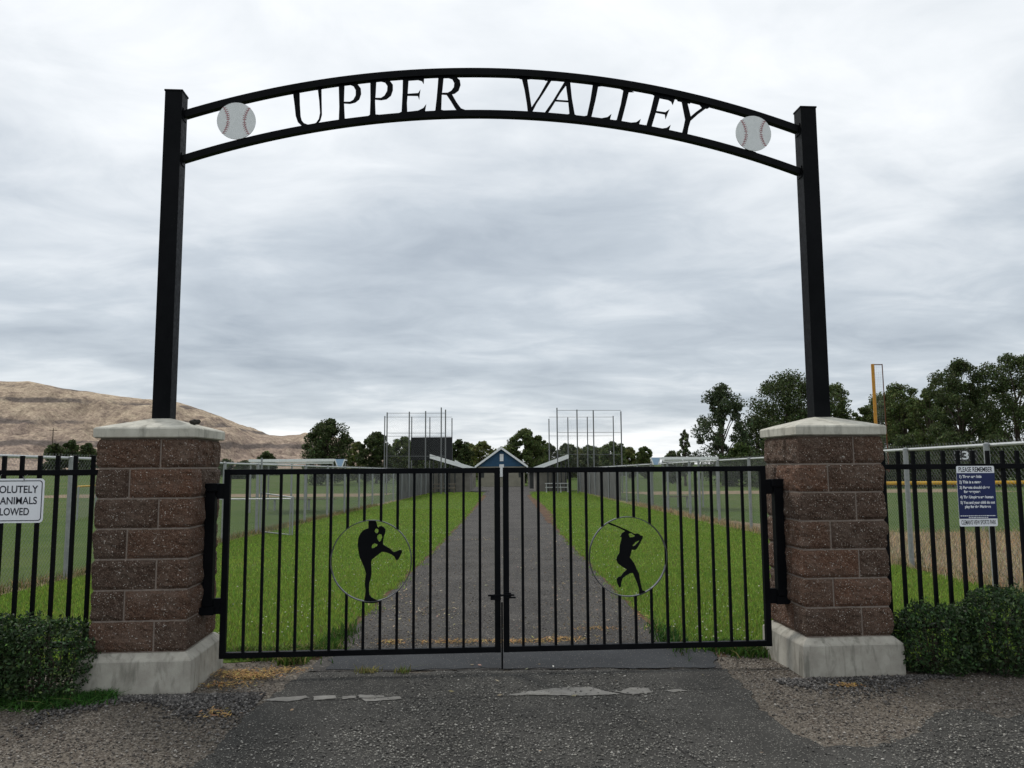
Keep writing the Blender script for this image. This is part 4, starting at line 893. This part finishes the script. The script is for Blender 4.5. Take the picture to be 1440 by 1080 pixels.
def tree(px, py, s, half_px, label, base=(0.040, 0.058, 0.018), shape='round', nl=5200, trunk=None, group='trees behind the ball fields', gap=0.0, name='tree', lift=0.12, leaf=1.0):
    tcx, zt_ = at(px, py, s); g0 = gz(s); H = zt_-g0; x, y, _ = W(tcx, s)
    hw = half_px*(s+6)/FPX
    t = thing(name, label, 'bush' if name == 'bush' else 'tree', (x, y, g0), rng.uniform(0, 6.28), group)
    parts = []
    tr_ = max(0.10, H*0.022)
    top = H*0.8
    bend = rng.normal(0, 0.03*H, (2, 2))
    parts.append(tube([(0, 0, -0.2), (bend[0][0]*0.4, bend[0][1]*0.4, H*0.3), (bend[0][0], bend[0][1], H*0.58), (bend[1][0], bend[1][1], top)], [tr_*1.2, tr_*0.8, tr_*0.5, tr_*0.12], 7))
    nc = {'round': 62, 'tall': 70, 'bush': 40, 'open': 46}[shape]; nl = int(nl*2.8)
    cl = []
    for k in range(nc):
        u = (k+rng.random())/nc
        if shape == 'tall': rr = hw*(0.30+0.95*math.sin(math.pi*min(1, (u*0.93+0.07))**0.75)**0.8*(1-0.35*u)); z = H*(lift+(0.96-lift)*u)
        elif shape == 'bush': rr = hw*math.sqrt(max(0.05, 1-u*u))*0.9; z = H*(0.08+0.82*u)
        else: rr = hw*math.sqrt(max(0.06, 1-(2*(0.12+0.88*u)-1.05)**2)); z = H*(lift+(0.95-lift)*u)
        a = k*2.39996+rng.normal(0, 0.4); q = math.sqrt(rng.random())*0.86+0.06
        if u > 0.93: q *= 0.5
        cx0, cy0 = math.cos(a)*rr*q, math.sin(a)*rr*q
        cr_ = hw*rng.uniform(0.15, 0.31)*(1-0.25*u)*(0.72 if shape == 'tall' else 1.0)
        cl.append((cx0, cy0, z-cr_*0.5, cr_))
        if rng.random() < 0.4 and shape != 'bush':
            z0 = max(H*0.12, z*0.72-0.1*H); parts.append(tube([(0, 0, z0), (cx0*0.5, cy0*0.5, (z0+z)/2+0.02*H), (cx0, cy0, z-cr_*0.4)], [tr_*0.34, tr_*0.22, tr_*0.08], 5))
    build('trunk', cat(*parts), BARK, t)
    Ps = []
    per = nl//nc
    for cx0, cy0, z, cr_ in cl:
        m = int(per*rng.uniform(0.6, 1.4)); d = rng.normal(size=(m, 3)); d /= np.linalg.norm(d, axis=1)[:, None]
        d *= (cr_*(0.25+1.0*rng.random(m)**0.7))[:, None]*np.array([1.15, 1.15, 0.85 if shape != 'tall' else 1.5])
        keep = d[:, 2] > -cr_*0.9
        Ps.append(np.array([cx0, cy0, z])+d[keep])
    P = np.concatenate(Ps); P = P[P[:, 2] > 0.05]
    V, F, col = leaves(P, leaf*max(0.055, (s+6)*0.00128), base, 0.36)
    big('crown', V, F, LEAF, t, col)
    return t
DK, MD, YG, GY = (0.058, 0.078, 0.028), (0.086, 0.112, 0.036), (0.135, 0.148, 0.046), (0.100, 0.122, 0.056)
tree(462, 586, 96, 36, 'broad dark tree rising above the left shelter roof', DK, 'round', 7000)
tree(504, 619, 110, 16, 'small yellow-green tree between two dark trees left of the backstop', YG, 'round', 2600)
tree(530, 604, 104, 26, 'dense dark tree directly behind the left backstop poles', DK, 'round', 5600)
tree(568, 612, 118, 24, 'olive tree seen through the left backstop netting', MD, 'round', 4200)
tree(602, 622, 120, 22, 'low tree hidden behind the black windscreen', MD, 'round', 2600)
tree(646, 616, 112, 20, 'dark rounded tree just right of the black windscreen', DK, 'round', 4200)
tree(679, 618, 124, 18, 'pale green tree behind the left slope of the gable', YG, 'round', 3600)
tree(738, 600, 100, 28, 'tall bushy tree rising just behind the blue gable', MD, 'round', 6500)
tree(770, 621, 120, 17, 'small tree left of the right backstop poles', GY, 'round', 3000)
tree(797, 621, 126, 17, 'grey-green tree behind the left end of the right backstop', GY, 'round', 3000)
tree(828, 624, 128, 18, 'thin-topped tree in the middle of the right backstop', GY, 'open', 2600)
tree(863, 619, 120, 20, 'dark peaked tree behind the right end of the backstop', MD, 'round', 3800)
tree(884, 627, 132, 15, 'low olive tree right of the right backstop', YG, 'round', 2400)
tree(906, 626, 128, 13, 'small round tree left of the right shelter roof', MD, 'round', 2600)
tree(962, 602, 74, 11, 'slender leaning young poplar right of the right shelter', GY, 'tall', 1500, lift=0.2)
tree(945, 632, 90, 14, 'low shrubby tree behind the right shelter roof', GY, 'round', 2000)
tree(1014, 538, 76, 43, 'tall airy poplar left of the right pillar', (0.062, 0.084, 0.040), 'tall', 8400, lift=0.10)
tree(1108, 519, 92, 66, 'large spreading tree behind the right arch post', DK, 'round', 11000, lift=0.22)
tree(1062, 580, 90, 30, 'dark lower tree between the poplar and the spreading tree', DK, 'round', 4200)
tree(1172, 534, 96, 34, 'dark leafy tree just right of the arch post', MD, 'round', 5600, lift=0.2)
tree(1040, 618, 70, 34, 'low green shrub mass left of the right pillar cap', (0.050, 0.076, 0.018), 'bush', 4200)
tree(1214, 566, 90, 24, 'smaller tree left of the orange foul pole', MD, 'round', 3600)
tree(1262, 533, 86, 38, 'leafy tree right of the orange foul pole', MD, 'round', 7000, lift=0.16)
tree(1303, 545, 80, 28, 'airy tree with sky gaps over the fence', MD, 'open', 3600, lift=0.25)
tree(1345, 497, 70, 46, 'tall dark tree above the navy sign', DK, 'round', 9500, lift=0.12)
tree(1424, 490, 68, 58, 'tallest tree at the right edge of the picture', (0.066, 0.090, 0.030), 'round', 11000, lift=0.18)
tree(1385, 535, 84, 40, 'dense lower tree between the two tallest right trees', DK, 'round', 5600)
tree(584, 626, 135, 24, 'low hazy tree line piece left of the windscreen', YG, 'round', 2600)
tree(625, 625, 138, 22, 'low tree just behind the windscreen right edge', MD, 'round', 2400)
tree(662, 622, 130, 18, 'olive tree between the windscreen and the gable', YG, 'round', 2800)
tree(710, 627, 140, 26, 'low tree band directly above the gable peak', MD, 'round', 2600)
tree(757, 612, 118, 16, 'slim dark tree right of the tall gable tree', MD, 'round', 2800)
tree(812, 628, 140, 22, 'low olive tree band behind the right backstop', YG, 'round', 2400)
tree(846, 628, 136, 20, 'low green tree band under the right backstop rails', MD, 'round', 2400)
tree(1238, 548, 100, 36, 'dense tree filling behind the orange foul pole', MD, 'round', 5200, lift=0.1)
tree(1288, 556, 104, 40, 'broad dim tree behind the airy one', DK, 'round', 5200, lift=0.1)
tree(1318, 522, 92, 26, 'green crown left of the tall dark tree above the sign', MD, 'round', 4600, lift=0.15)
tree(1500, 500, 72, 50, 'leafy tree just outside the right picture edge', MD, 'round', 4000)
for k, (px, lab) in enumerate(((1090, 'shaded shrub at the foot of the spreading tree'), (1215, 'shaded shrub below the foul pole tree'), (1270, 'dark shrub behind the yellow capped fence, left one'), (1335, 'dark shrub behind the fence below the navy sign tree'), (1400, 'dark shrub behind the fence at the right edge'))):
    tree(px, 606-6*(k % 2), 62, 46, lab, DK, 'bush', 4800, name='bush', group='shrubs under the right trees')
for px, py, hp_, lab in ((78, 619, 20, 'dark grove tree beside the utility pole'), (102, 614, 20, 'dark grove tree left of the left pillar'), (124, 618, 18, 'dark grove tree touching the left pillar edge')):
    tree(px, py, 240, hp_, lab, DK, 'bush', 2200, group='grove below the bare hill')
tree(375, 632, 210, 17, 'lone round tree at the foot of the bare hill', DK, 'bush', 1800, group='grove below the bare hill')
for px, py, lab in ((318, 643, 'low bush line left end behind the shelter'), (345, 645, 'low bush line right end behind the shelter')):
    tree(px, py, 150, 20, lab, DK, 'bush', 1500, name='bush', group='low bushes below the hill')

# ================================================================== hedges
def hedge(boxes, label, nleaf):
    t = thing('hedge', label, 'hedge', (0, 0, 0), 0, 'clipped hedges beside the pillars')
    def surf(x, y, z, b): return 0
    Vv, Ff, Cc = [], [], []; off = 0; stems = []
    tot = sum((b[1]-b[0])*(b[5]) for b in boxes)
    for x0, x1, y0, y1, z0, z1 in boxes:
        m = int(nleaf*(x1-x0)*z1/tot); cx0, cy0, cz0 = (x0+x1)/2, (y0+y1)/2, z1*0.45; ax, ay, az = (x1-x0)/2, (y1-y0)/2, z1*0.56
        d = rng.normal(size=(m, 3)); d /= (np.abs(d)**2.5).sum(1)[:, None]**(1/2.5)
        rad = np.clip(1-np.abs(rng.normal(0, 0.13, m)), 0.3, 1.03)
        lump = np.array([1+0.20*noise.noise(Vector(q*2.1+Vector((x0, 0, 0))))+0.13*noise.noise(Vector(q*5.5)) for q in map(Vector, d)])
        P = np.array([cx0, cy0, cz0])+d*(rad*lump)[:, None]*np.array([ax, ay, az])
        P = P[P[:, 2] > 0.01]
        V, F, col = leaves(P, 0.0125, (0.026, 0.054, 0.016), 0.42, 0.5, 0.5)
        new = rng.random(len(P)) < 0.11; col = col.reshape(-1, 4, 3); col[new] *= np.array([3.0, 2.5, 2.2]); col = col.reshape(-1, 3)
        sp = []
        for k in range(int((x1-x0)*70)):
            q = P[rng.integers(0, len(P))]; dv = (q-np.array([cx0, cy0, cz0]))/np.array([ax, ay, az])
            if np.linalg.norm(dv) < 0.85: continue
            dv = dv*np.array([0.5, 0.5, 0.6])+np.array([0, 0, 0.5])+rng.normal(0, 0.25, 3); dv /= np.linalg.norm(dv); L_ = rng.uniform(0.03, 0.085)
            stems.append(tube([tuple(q-dv*0.06), tuple(q+dv*L_)], [0.002, 0.001], 4))
            sp.append(q+dv*(np.linspace(0.1, 1, 11)*L_)[:, None]+rng.normal(0, 0.006, (11, 3)))
        if sp:
            V2, F2, c2 = leaves(np.concatenate(sp), 0.012, (0.060, 0.105, 0.030), 0.35, 0.5, 0.5); F = np.concatenate([F, F2+len(V)]); V = np.concatenate([V, V2]); col = np.concatenate([col, c2])
        Vv.append(V); Ff.append(F+off); Cc.append(col); off += len(V)
        for k in range(int((x1-x0)*26)):
            bx0, by0 = rng.uniform(x0+0.05, x1-0.05), rng.uniform(y0+0.08, y1-0.08); stems.append(tube([(cx0+(bx0-cx0)*0.6, cy0+(by0-cy0)*0.5, 0), (bx0, by0, z1*0.5), (bx0+rng.normal(0, 0.05), by0+rng.normal(0, 0.05), z1*0.85)], [0.008, 0.005, 0.002], 5))
    build('stems', cat(*stems), BARK, t)
    big('foliage', np.concatenate(Vv), np.concatenate(Ff), HEDGELEAF, t, np.concatenate(Cc))
hedge([(-3.36, -2.72, -0.62, -0.06, 0, 0.50), (-3.85, -3.10, -0.68, -0.05, 0, 0.55), (-4.5, -3.65, -0.66, -0.05, 0, 0.54), (-5.5, -4.3, -0.64, -0.05, 0, 0.55)], 'dark clipped hedge at the left pillar foot under the animals sign', 54000)
hedge([(2.80, 3.40, -0.52, -0.04, 0, 0.46), (3.25, 3.95, -0.60, -0.03, 0, 0.57), (3.8, 4.6, -0.62, -0.04, 0, 0.56), (4.4, 5.6, -0.62, -0.04, 0, 0.55)], 'dark clipped hedge at the right pillar foot under the navy sign', 60000)

# ================================================================== grass, weeds, litter, stones
def interp_edge(E_, s): return np.interp(s, [b for a, b in E_], [a for a, b in E_])
def blades(t, s, hgt, wid, base, var, name, dryfrac=0.06, dry=(0.23, 0.19, 0.08), mat=None, label=None, lean=0.5):
    n = len(t); x = t*cT+s*sT; y = -t*sT+s*cT; z = -0.01*np.clip(s, 0, 90)+0.006
    a = rng.uniform(0, 2*math.pi, n); h_ = hgt*(0.45+0.9*rng.random(n)); w = wid*(0.6+0.8*rng.random(n)); ln = h_*lean*np.abs(rng.normal(0, 1, n)); b = rng.uniform(0, 2*math.pi, n)
    dx, dy = np.cos(a)*w, np.sin(a)*w; lx, ly = np.cos(b)*ln, np.sin(b)*ln
    P = np.stack([x, y, z], 1)
    def v(sc, kx, kz): return np.stack([x+dx*sc+lx*kx, y+dy*sc+ly*kx, z+h_*kz], 1)
    V = np.stack([v(-1, 0, 0), v(1, 0, 0), v(0.75, 0.35, 0.6), v(-0.75, 0.35, 0.6), v(0, 1, 1)], 1).reshape(-1, 3)
    i = np.arange(n)[:, None]*5
    F4 = i+np.array([[0, 1, 2, 3]]); F3 = i+np.array([[3, 2, 4]])
    patch = np.array([noise.noise(Vector((p*0.9, q*0.9, 0))) for p, q in zip(x[::8], y[::8])]); patch = np.repeat(patch, 8)[:n]
    if len(patch) < n: patch = np.concatenate([patch, np.zeros(n-len(patch))])
    k = np.exp(rng.normal(0, var, (n, 1)))*(1+0.25*patch[:, None]); col = np.array(base)*k*(1+rng.normal(0, 0.08, (n, 3)))
    col = col*(1+np.clip(patch, -0.5, 0.6)[:, None]*np.array([0.75, 0.28, 0.35])); dm = rng.random(n) < dryfrac*(1+1.2*np.clip(patch, -0.8, 1)); col[dm] = np.array(dry)*k[dm]
    o = big(name, V, [F4, F3], mat or BLADE, None, np.repeat(np.clip(col, 0.003, 0.7), 5, 0))
    return o
def lawn_pts(dens, s0, s1, side):
    n = int(dens*4.6*(s1-s0)); s = rng.uniform(s0, s1, n)
    if side < 0: e = interp_edge(LE, s)+0.05*np.sin(3.1*s)+0.045*np.sin(7.7*s+1)+0.03*np.sin(17.3*s); t = rng.uniform(-6.0, -1.15, n); ok = (t < e+rng.normal(0, 0.05, n)) & ((s > 0.75) | (t > -2.2) & (s > 0.5) | (t < -2.75))
    else: e = interp_edge(RE, s)+0.05*np.sin(2.7*s+2)+0.045*np.sin(6.9*s)+0.03*np.sin(15.1*s+1); t = rng.uniform(1.15, 5.9, n); ok = (t > e+rng.normal(0, 0.05, n)) & ((s > 0.75) | (t < 2.2) & (s > 0.6) | (t > 2.75))
    return t[ok], s[ok]
GB_ = (0.190, 0.290, 0.046)
for side, lab in ((-1, 'mown green lawn between the path and the left chain-link fence'), (1, 'mown green lawn between the path and the right chain-link fence')):
    T, S = [], []
    for d_, a, b in ((4600, 0.35, 6), (2000, 6, 13), (750, 13, 26), (240, 26, 54)):
        t_, s_ = lawn_pts(d_, a, b, side); T.append(t_); S.append(s_)
    t_, s_ = np.concatenate(T), np.concatenate(S); k = np.interp(s_, [0, 6, 13, 26, 54], [1, 1.15, 1.6, 2.4, 4.5])
    tag(blades(t_, s_, 0.040*np.interp(s_, [0, 8, 26, 54], [1.05, 0.85, 0.7, 0.7]), 0.0024*k*1.25, GB_, 0.26, 'grass'), lab, 'grass', None, 'stuff')
# rank edge grass and weeds under the gate and by the pillar feet
def clump_pts(spots, n):
    T, S = [], []
    for t_, s_, rx, ry in spots: T.append(rng.normal(t_, rx, n)); S.append(rng.normal(s_, ry, n))
    return np.concatenate(T), np.concatenate(S)
t_, s_ = clump_pts([(-2.0, 0.52, 0.12, 0.06), (-1.75, 0.50, 0.14, 0.06), (-1.6, 0.30, 0.05, 0.04), (-1.5, 0.62, 0.10, 0.06), (1.95, 0.45, 0.10, 0.06), (1.80, 0.62, 0.12, 0.06), (-1.42, 1.1, 0.06, 0.3), (1.42, 1.0, 0.06, 0.25)], 420)
tag(blades(t_, s_, 0.075, 0.006, (0.060, 0.115, 0.020), 0.35, 'weeds', 0.15, lean=0.8), 'low leafy weeds growing under the gate beside the pillar feet', 'weeds', None, 'stuff')
hx = W(0, 0)
t_, s_ = clump_pts([(-2.86, -0.76, 0.10, 0.05), (-2.72, -0.70, 0.09, 0.06), (-3.02, -0.72, 0.10, 0.05), (-2.60, -0.60, 0.05, 0.04), (-2.92, -0.64, 0.10, 0.06)], 420)
tag(blades(t_, s_, 0.050, 0.0045, (0.062, 0.140, 0.026), 0.35, 'weeds', 0.02, lean=1.6), 'bright green feathery weeds in front of the left hedge', 'weeds', None, 'stuff')
# dry rank grass at the fence feet
n = 9000; s_ = rng.uniform(2.5, 30, n); t_ = 6.1-0.0125*s_+rng.normal(0, 0.12, n)
n2_ = 16000; t2, s2 = rng.uniform(6.4, 14, n2_), None; s2 = rng.uniform(3.2, 12.2, n2_)
tag(blades(np.concatenate([t_, t2]), np.concatenate([s_, s2]), 0.13, 0.005, (0.38, 0.29, 0.165), 0.3, 'dry_grass', 0.12, (0.09, 0.11, 0.03), lean=0.7), 'dry straw-coloured grass behind the right chain-link fence', 'dry grass', None, 'stuff')
n = 9000; s_ = rng.uniform(1.5, 30, n); t_ = -6.2+0.008*s_+rng.normal(0, 0.10, n)
tag(blades(t_, s_, 0.11, 0.0045, (0.24, 0.19, 0.09), 0.35, 'dry_grass', 0.35, (0.08, 0.12, 0.03), lean=0.7), 'dry rank grass along the foot of the left chain-link fence', 'dry grass', None, 'stuff')
# dry stalks by the left picket fence
n = 260; t_ = rng.normal(-2.98, 0.10, n); s_ = rng.normal(0.42, 0.10, n)
tag(blades(t_, s_, 0.42, 0.003, (0.22, 0.20, 0.10), 0.3, 'dry_grass', 0.3, lean=0.35), 'tall dry grass stalks between the left picket fence and pillar', 'dry grass', None, 'stuff')
# clover heads in the lawn
def octas(P, r_, base, var, name, mat, squash=0.8, pal=None):
    n = len(P); r_ = np.broadcast_to(np.asarray(r_, float), (n,))
    D = np.array([[1, 0, 0], [0, 1, 0], [-1, 0, 0], [0, -1, 0], [0, 0, 1], [0, 0, -1]], float)
    a = rng.uniform(0, 6.28, n); ca, sa = np.cos(a), np.sin(a)
    jit = 1+rng.uniform(-0.35, 0.35, (n, 6, 1)); Q = D[None]*jit
    Q = np.stack([Q[..., 0]*ca[:, None]*rng.uniform(0.7, 1.3, (n, 1))-Q[..., 1]*sa[:, None], Q[..., 0]*sa[:, None]+Q[..., 1]*ca[:, None], Q[..., 2]*squash], -1)
    V = (P[:, None]+Q*r_[:, None, None]).reshape(-1, 3)
    f_ = np.array([[0, 1, 4], [1, 2, 4], [2, 3, 4], [3, 0, 4], [1, 0, 5], [2, 1, 5], [3, 2, 5], [0, 3, 5]])
    F = (np.arange(n)[:, None, None]*6+f_[None]).reshape(-1, 3)
    if pal is not None: col = np.array(pal)[rng.integers(0, len(pal), n)]*np.exp(rng.normal(0, var, (n, 1)))
    else: col = np.array(base)*np.exp(rng.normal(0, var, (n, 1)))
    return big(name, V, F, mat, None, np.repeat(np.clip(col, 0.004, 0.85), 6, 0))
T, S = [], []
for side in (-1, 1):
    m = 620; s_ = 0.8+rng.random(m)**1.4*14; e = interp_edge(LE if side < 0 else RE, s_); T.append(e+side*np.abs(rng.normal(0.1, 1.1, m))); S.append(s_)
t_, s_ = np.concatenate(T), np.concatenate(S); cl_ = np.array([noise.noise(Vector((a*1.3, b*1.3, 3))) for a, b in zip(t_, s_)]) > -0.05
t_, s_ = t_[cl_], s_[cl_]
P = np.stack([t_*cT+s_*sT, -t_*sT+s_*cT, -0.01*s_+rng.uniform(0.045, 0.075, len(t_))], 1)
tag(octas(P, 0.0085*rng.uniform(0.6, 1.2, len(P)), (0.46, 0.47, 0.34), 0.25, 'clover_flowers', PEBBLE), 'white clover heads scattered in the lawn edges', 'clover', None, 'stuff')
# loose stones: grey-brown gravel on the shoulders, pale chips on the asphalt
def on_drive(x, y): return (x > -1.60) & (x < 1.58) | (x > 1.75) & (y < -1.62+0.0*x) & (x < 2.4) | (x > 2.35) & (y < -1.25)
def hidden(x, y): return (np.abs(np.abs(x)-PX) < 0.37) & (np.abs(y) < 0.37)
pal_g = [(0.10, 0.088, 0.078), (0.15, 0.13, 0.112), (0.21, 0.185, 0.16), (0.13, 0.10, 0.08), (0.075, 0.068, 0.062), (0.30, 0.275, 0.245)]
n = 52000; x = rng.uniform(-3.6, 4.2, n); y = -2.6+rng.random(n)*3.05; ok = ~on_drive(x+rng.normal(0, 0.10, n), y+rng.normal(0, 0.06, n)) & ~hidden(x, y) & ((y < 0.05) | (np.abs(x) < 2.0)) & (np.abs(x) > 1.25)
x, y = x[ok], y[ok]; r_ = 0.0035+0.0055*rng.random(len(x))**2.2
tag(octas(np.stack([x, y, 0.006+r_*0.3], 1), r_, None, 0.22, 'gravel', PEBBLE, 0.65, pal_g), 'loose grey-brown gravel on the shoulders around the pillars', 'gravel', None, 'stuff')
# dark crushed stone banked at the pillar feet
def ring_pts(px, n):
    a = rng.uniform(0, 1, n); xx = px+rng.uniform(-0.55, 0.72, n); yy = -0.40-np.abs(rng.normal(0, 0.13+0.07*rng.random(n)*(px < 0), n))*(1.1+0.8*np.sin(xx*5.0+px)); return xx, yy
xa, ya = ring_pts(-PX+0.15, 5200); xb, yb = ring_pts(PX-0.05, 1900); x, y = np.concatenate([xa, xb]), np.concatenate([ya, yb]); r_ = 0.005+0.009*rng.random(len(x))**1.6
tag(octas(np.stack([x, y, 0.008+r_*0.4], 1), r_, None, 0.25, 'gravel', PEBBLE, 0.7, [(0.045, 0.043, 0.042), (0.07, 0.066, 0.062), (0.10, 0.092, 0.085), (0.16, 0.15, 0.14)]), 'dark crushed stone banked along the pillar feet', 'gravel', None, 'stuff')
n = 60000; x = rng.uniform(-1.75, 4.0, n); y = -2.7+3.2*rng.random(n); dens = np.array([noise.noise(Vector((a*1.1, b*1.1, 6))) for a, b in zip(x, y)])
ok = on_drive(x+rng.normal(0, 0.10, n), y+rng.normal(0, 0.06, n)) & (y < 0.02) & (rng.random(n) < 0.42+0.9*dens-0.32*(y+1.1)); x, y = x[ok], y[ok]; r_ = 0.0028+0.0068*rng.random(len(x))**2.2
tag(octas(np.stack([x, y, 0.012+r_*0.25], 1), r_, None, 0.25, 'stone_chips', PEBBLE, 0.55, [(0.15, 0.145, 0.13), (0.24, 0.23, 0.205), (0.32, 0.305, 0.275), (0.08, 0.078, 0.072), (0.11, 0.104, 0.095), (0.26, 0.245, 0.215), (0.06, 0.058, 0.054)]), 'pale stone chips scattered over the dark asphalt driveway', 'stone chips', None, 'stuff')
n = 15000; s_ = 0.75+rng.random(n)**1.6*9; t_ = rng.uniform(-1.36, 1.34, n); ok = rng.random(n) < 0.35+0.5*np.abs(t_)/1.3; s_, t_ = s_[ok], t_[ok]; r_ = 0.003+0.006*rng.random(len(t_))**2
tag(octas(np.stack([t_*cT+s_*sT, -t_*sT+s_*cT, -0.01*s_+0.014+r_*0.25], 1), r_, None, 0.3, 'stone_chips', PEBBLE, 0.55, [(0.12, 0.11, 0.095), (0.20, 0.18, 0.15), (0.30, 0.27, 0.22), (0.07, 0.065, 0.06), (0.22, 0.165, 0.10)]), 'stone chips and crumbs scattered on the path behind the gate', 'stone chips', None, 'stuff')
# litter: rust-coloured needles and pale leaves on path and shoulder
def litter(spots, size, base, name, label, asp=0.18):
    Ps = []
    for t_, s_, rx, ry, m in spots:
        tt_, ss_ = rng.normal(t_, rx, m), rng.normal(s_, ry, m); Ps.append(np.stack([tt_*cT+ss_*sT, -tt_*sT+ss_*cT, -0.01*np.clip(ss_, 0, 90)+rng.uniform(0.014, 0.026, m)], 1))
    P = np.concatenate(Ps); V, F, col = leaves(P, size, base, 0.35, 4.0, asp); return tag(big(name, V, F, DRYLEAF, None, col), label, 'litter', None, 'stuff')
litter([(-1.78, -0.10, 0.10, 0.05, 900), (-1.92, -0.02, 0.09, 0.05, 500), (-1.62, 0.05, 0.08, 0.04, 300), (-1.88, -0.32, 0.10, 0.05, 260), (-0.45, 0.98, 0.16, 0.05, 420), (0.15, 0.98, 0.22, 0.05, 520), (0.52, 1.06, 0.12, 0.05, 260), (-0.95, 0.98, 0.06, 0.05, 200), (0.85, 1.5, 0.12, 0.05, 160), (2.3, -0.46, 0.05, 0.02, 120), (-1.7, -0.95, 0.05, 0.04, 90), (1.35, 2.0, 0.05, 0.3, 120)], 0.016, (0.33, 0.205, 0.075), 'needle_litter', 'rust-coloured needle litter by the left pillar and across the path')
litter([(-0.9, 2.4, 0.30, 0.35, 190), (-1.1, 3.6, 0.18, 0.8, 160), (1.0, 3.4, 0.22, 0.9, 150), (-0.5, 11.3, 0.75, 0.22, 260), (0.9, 8.5, 0.3, 1.6, 220), (0.0, 5, 0.8, 3, 150), (1.1, 12, 0.12, 2.5, 160), (-1.2, 12, 0.12, 4, 160), (0.6, 1.8, 0.3, 0.4, 90)], 0.015, (0.25, 0.20, 0.125), 'leaf_litter', 'pale dry leaves and clippings scattered on the path', 0.45)
t_, s_ = clump_pts([(-0.98, -0.02, 0.04, 0.02), (-0.72, -0.03, 0.03, 0.02)], 60)
tag(blades(t_, s_, 0.05, 0.004, (0.20, 0.19, 0.05), 0.3, 'weeds', 0.3, lean=0.9), 'two yellowish weed tufts sprouting from the driveway edge', 'weeds', None, 'stuff')
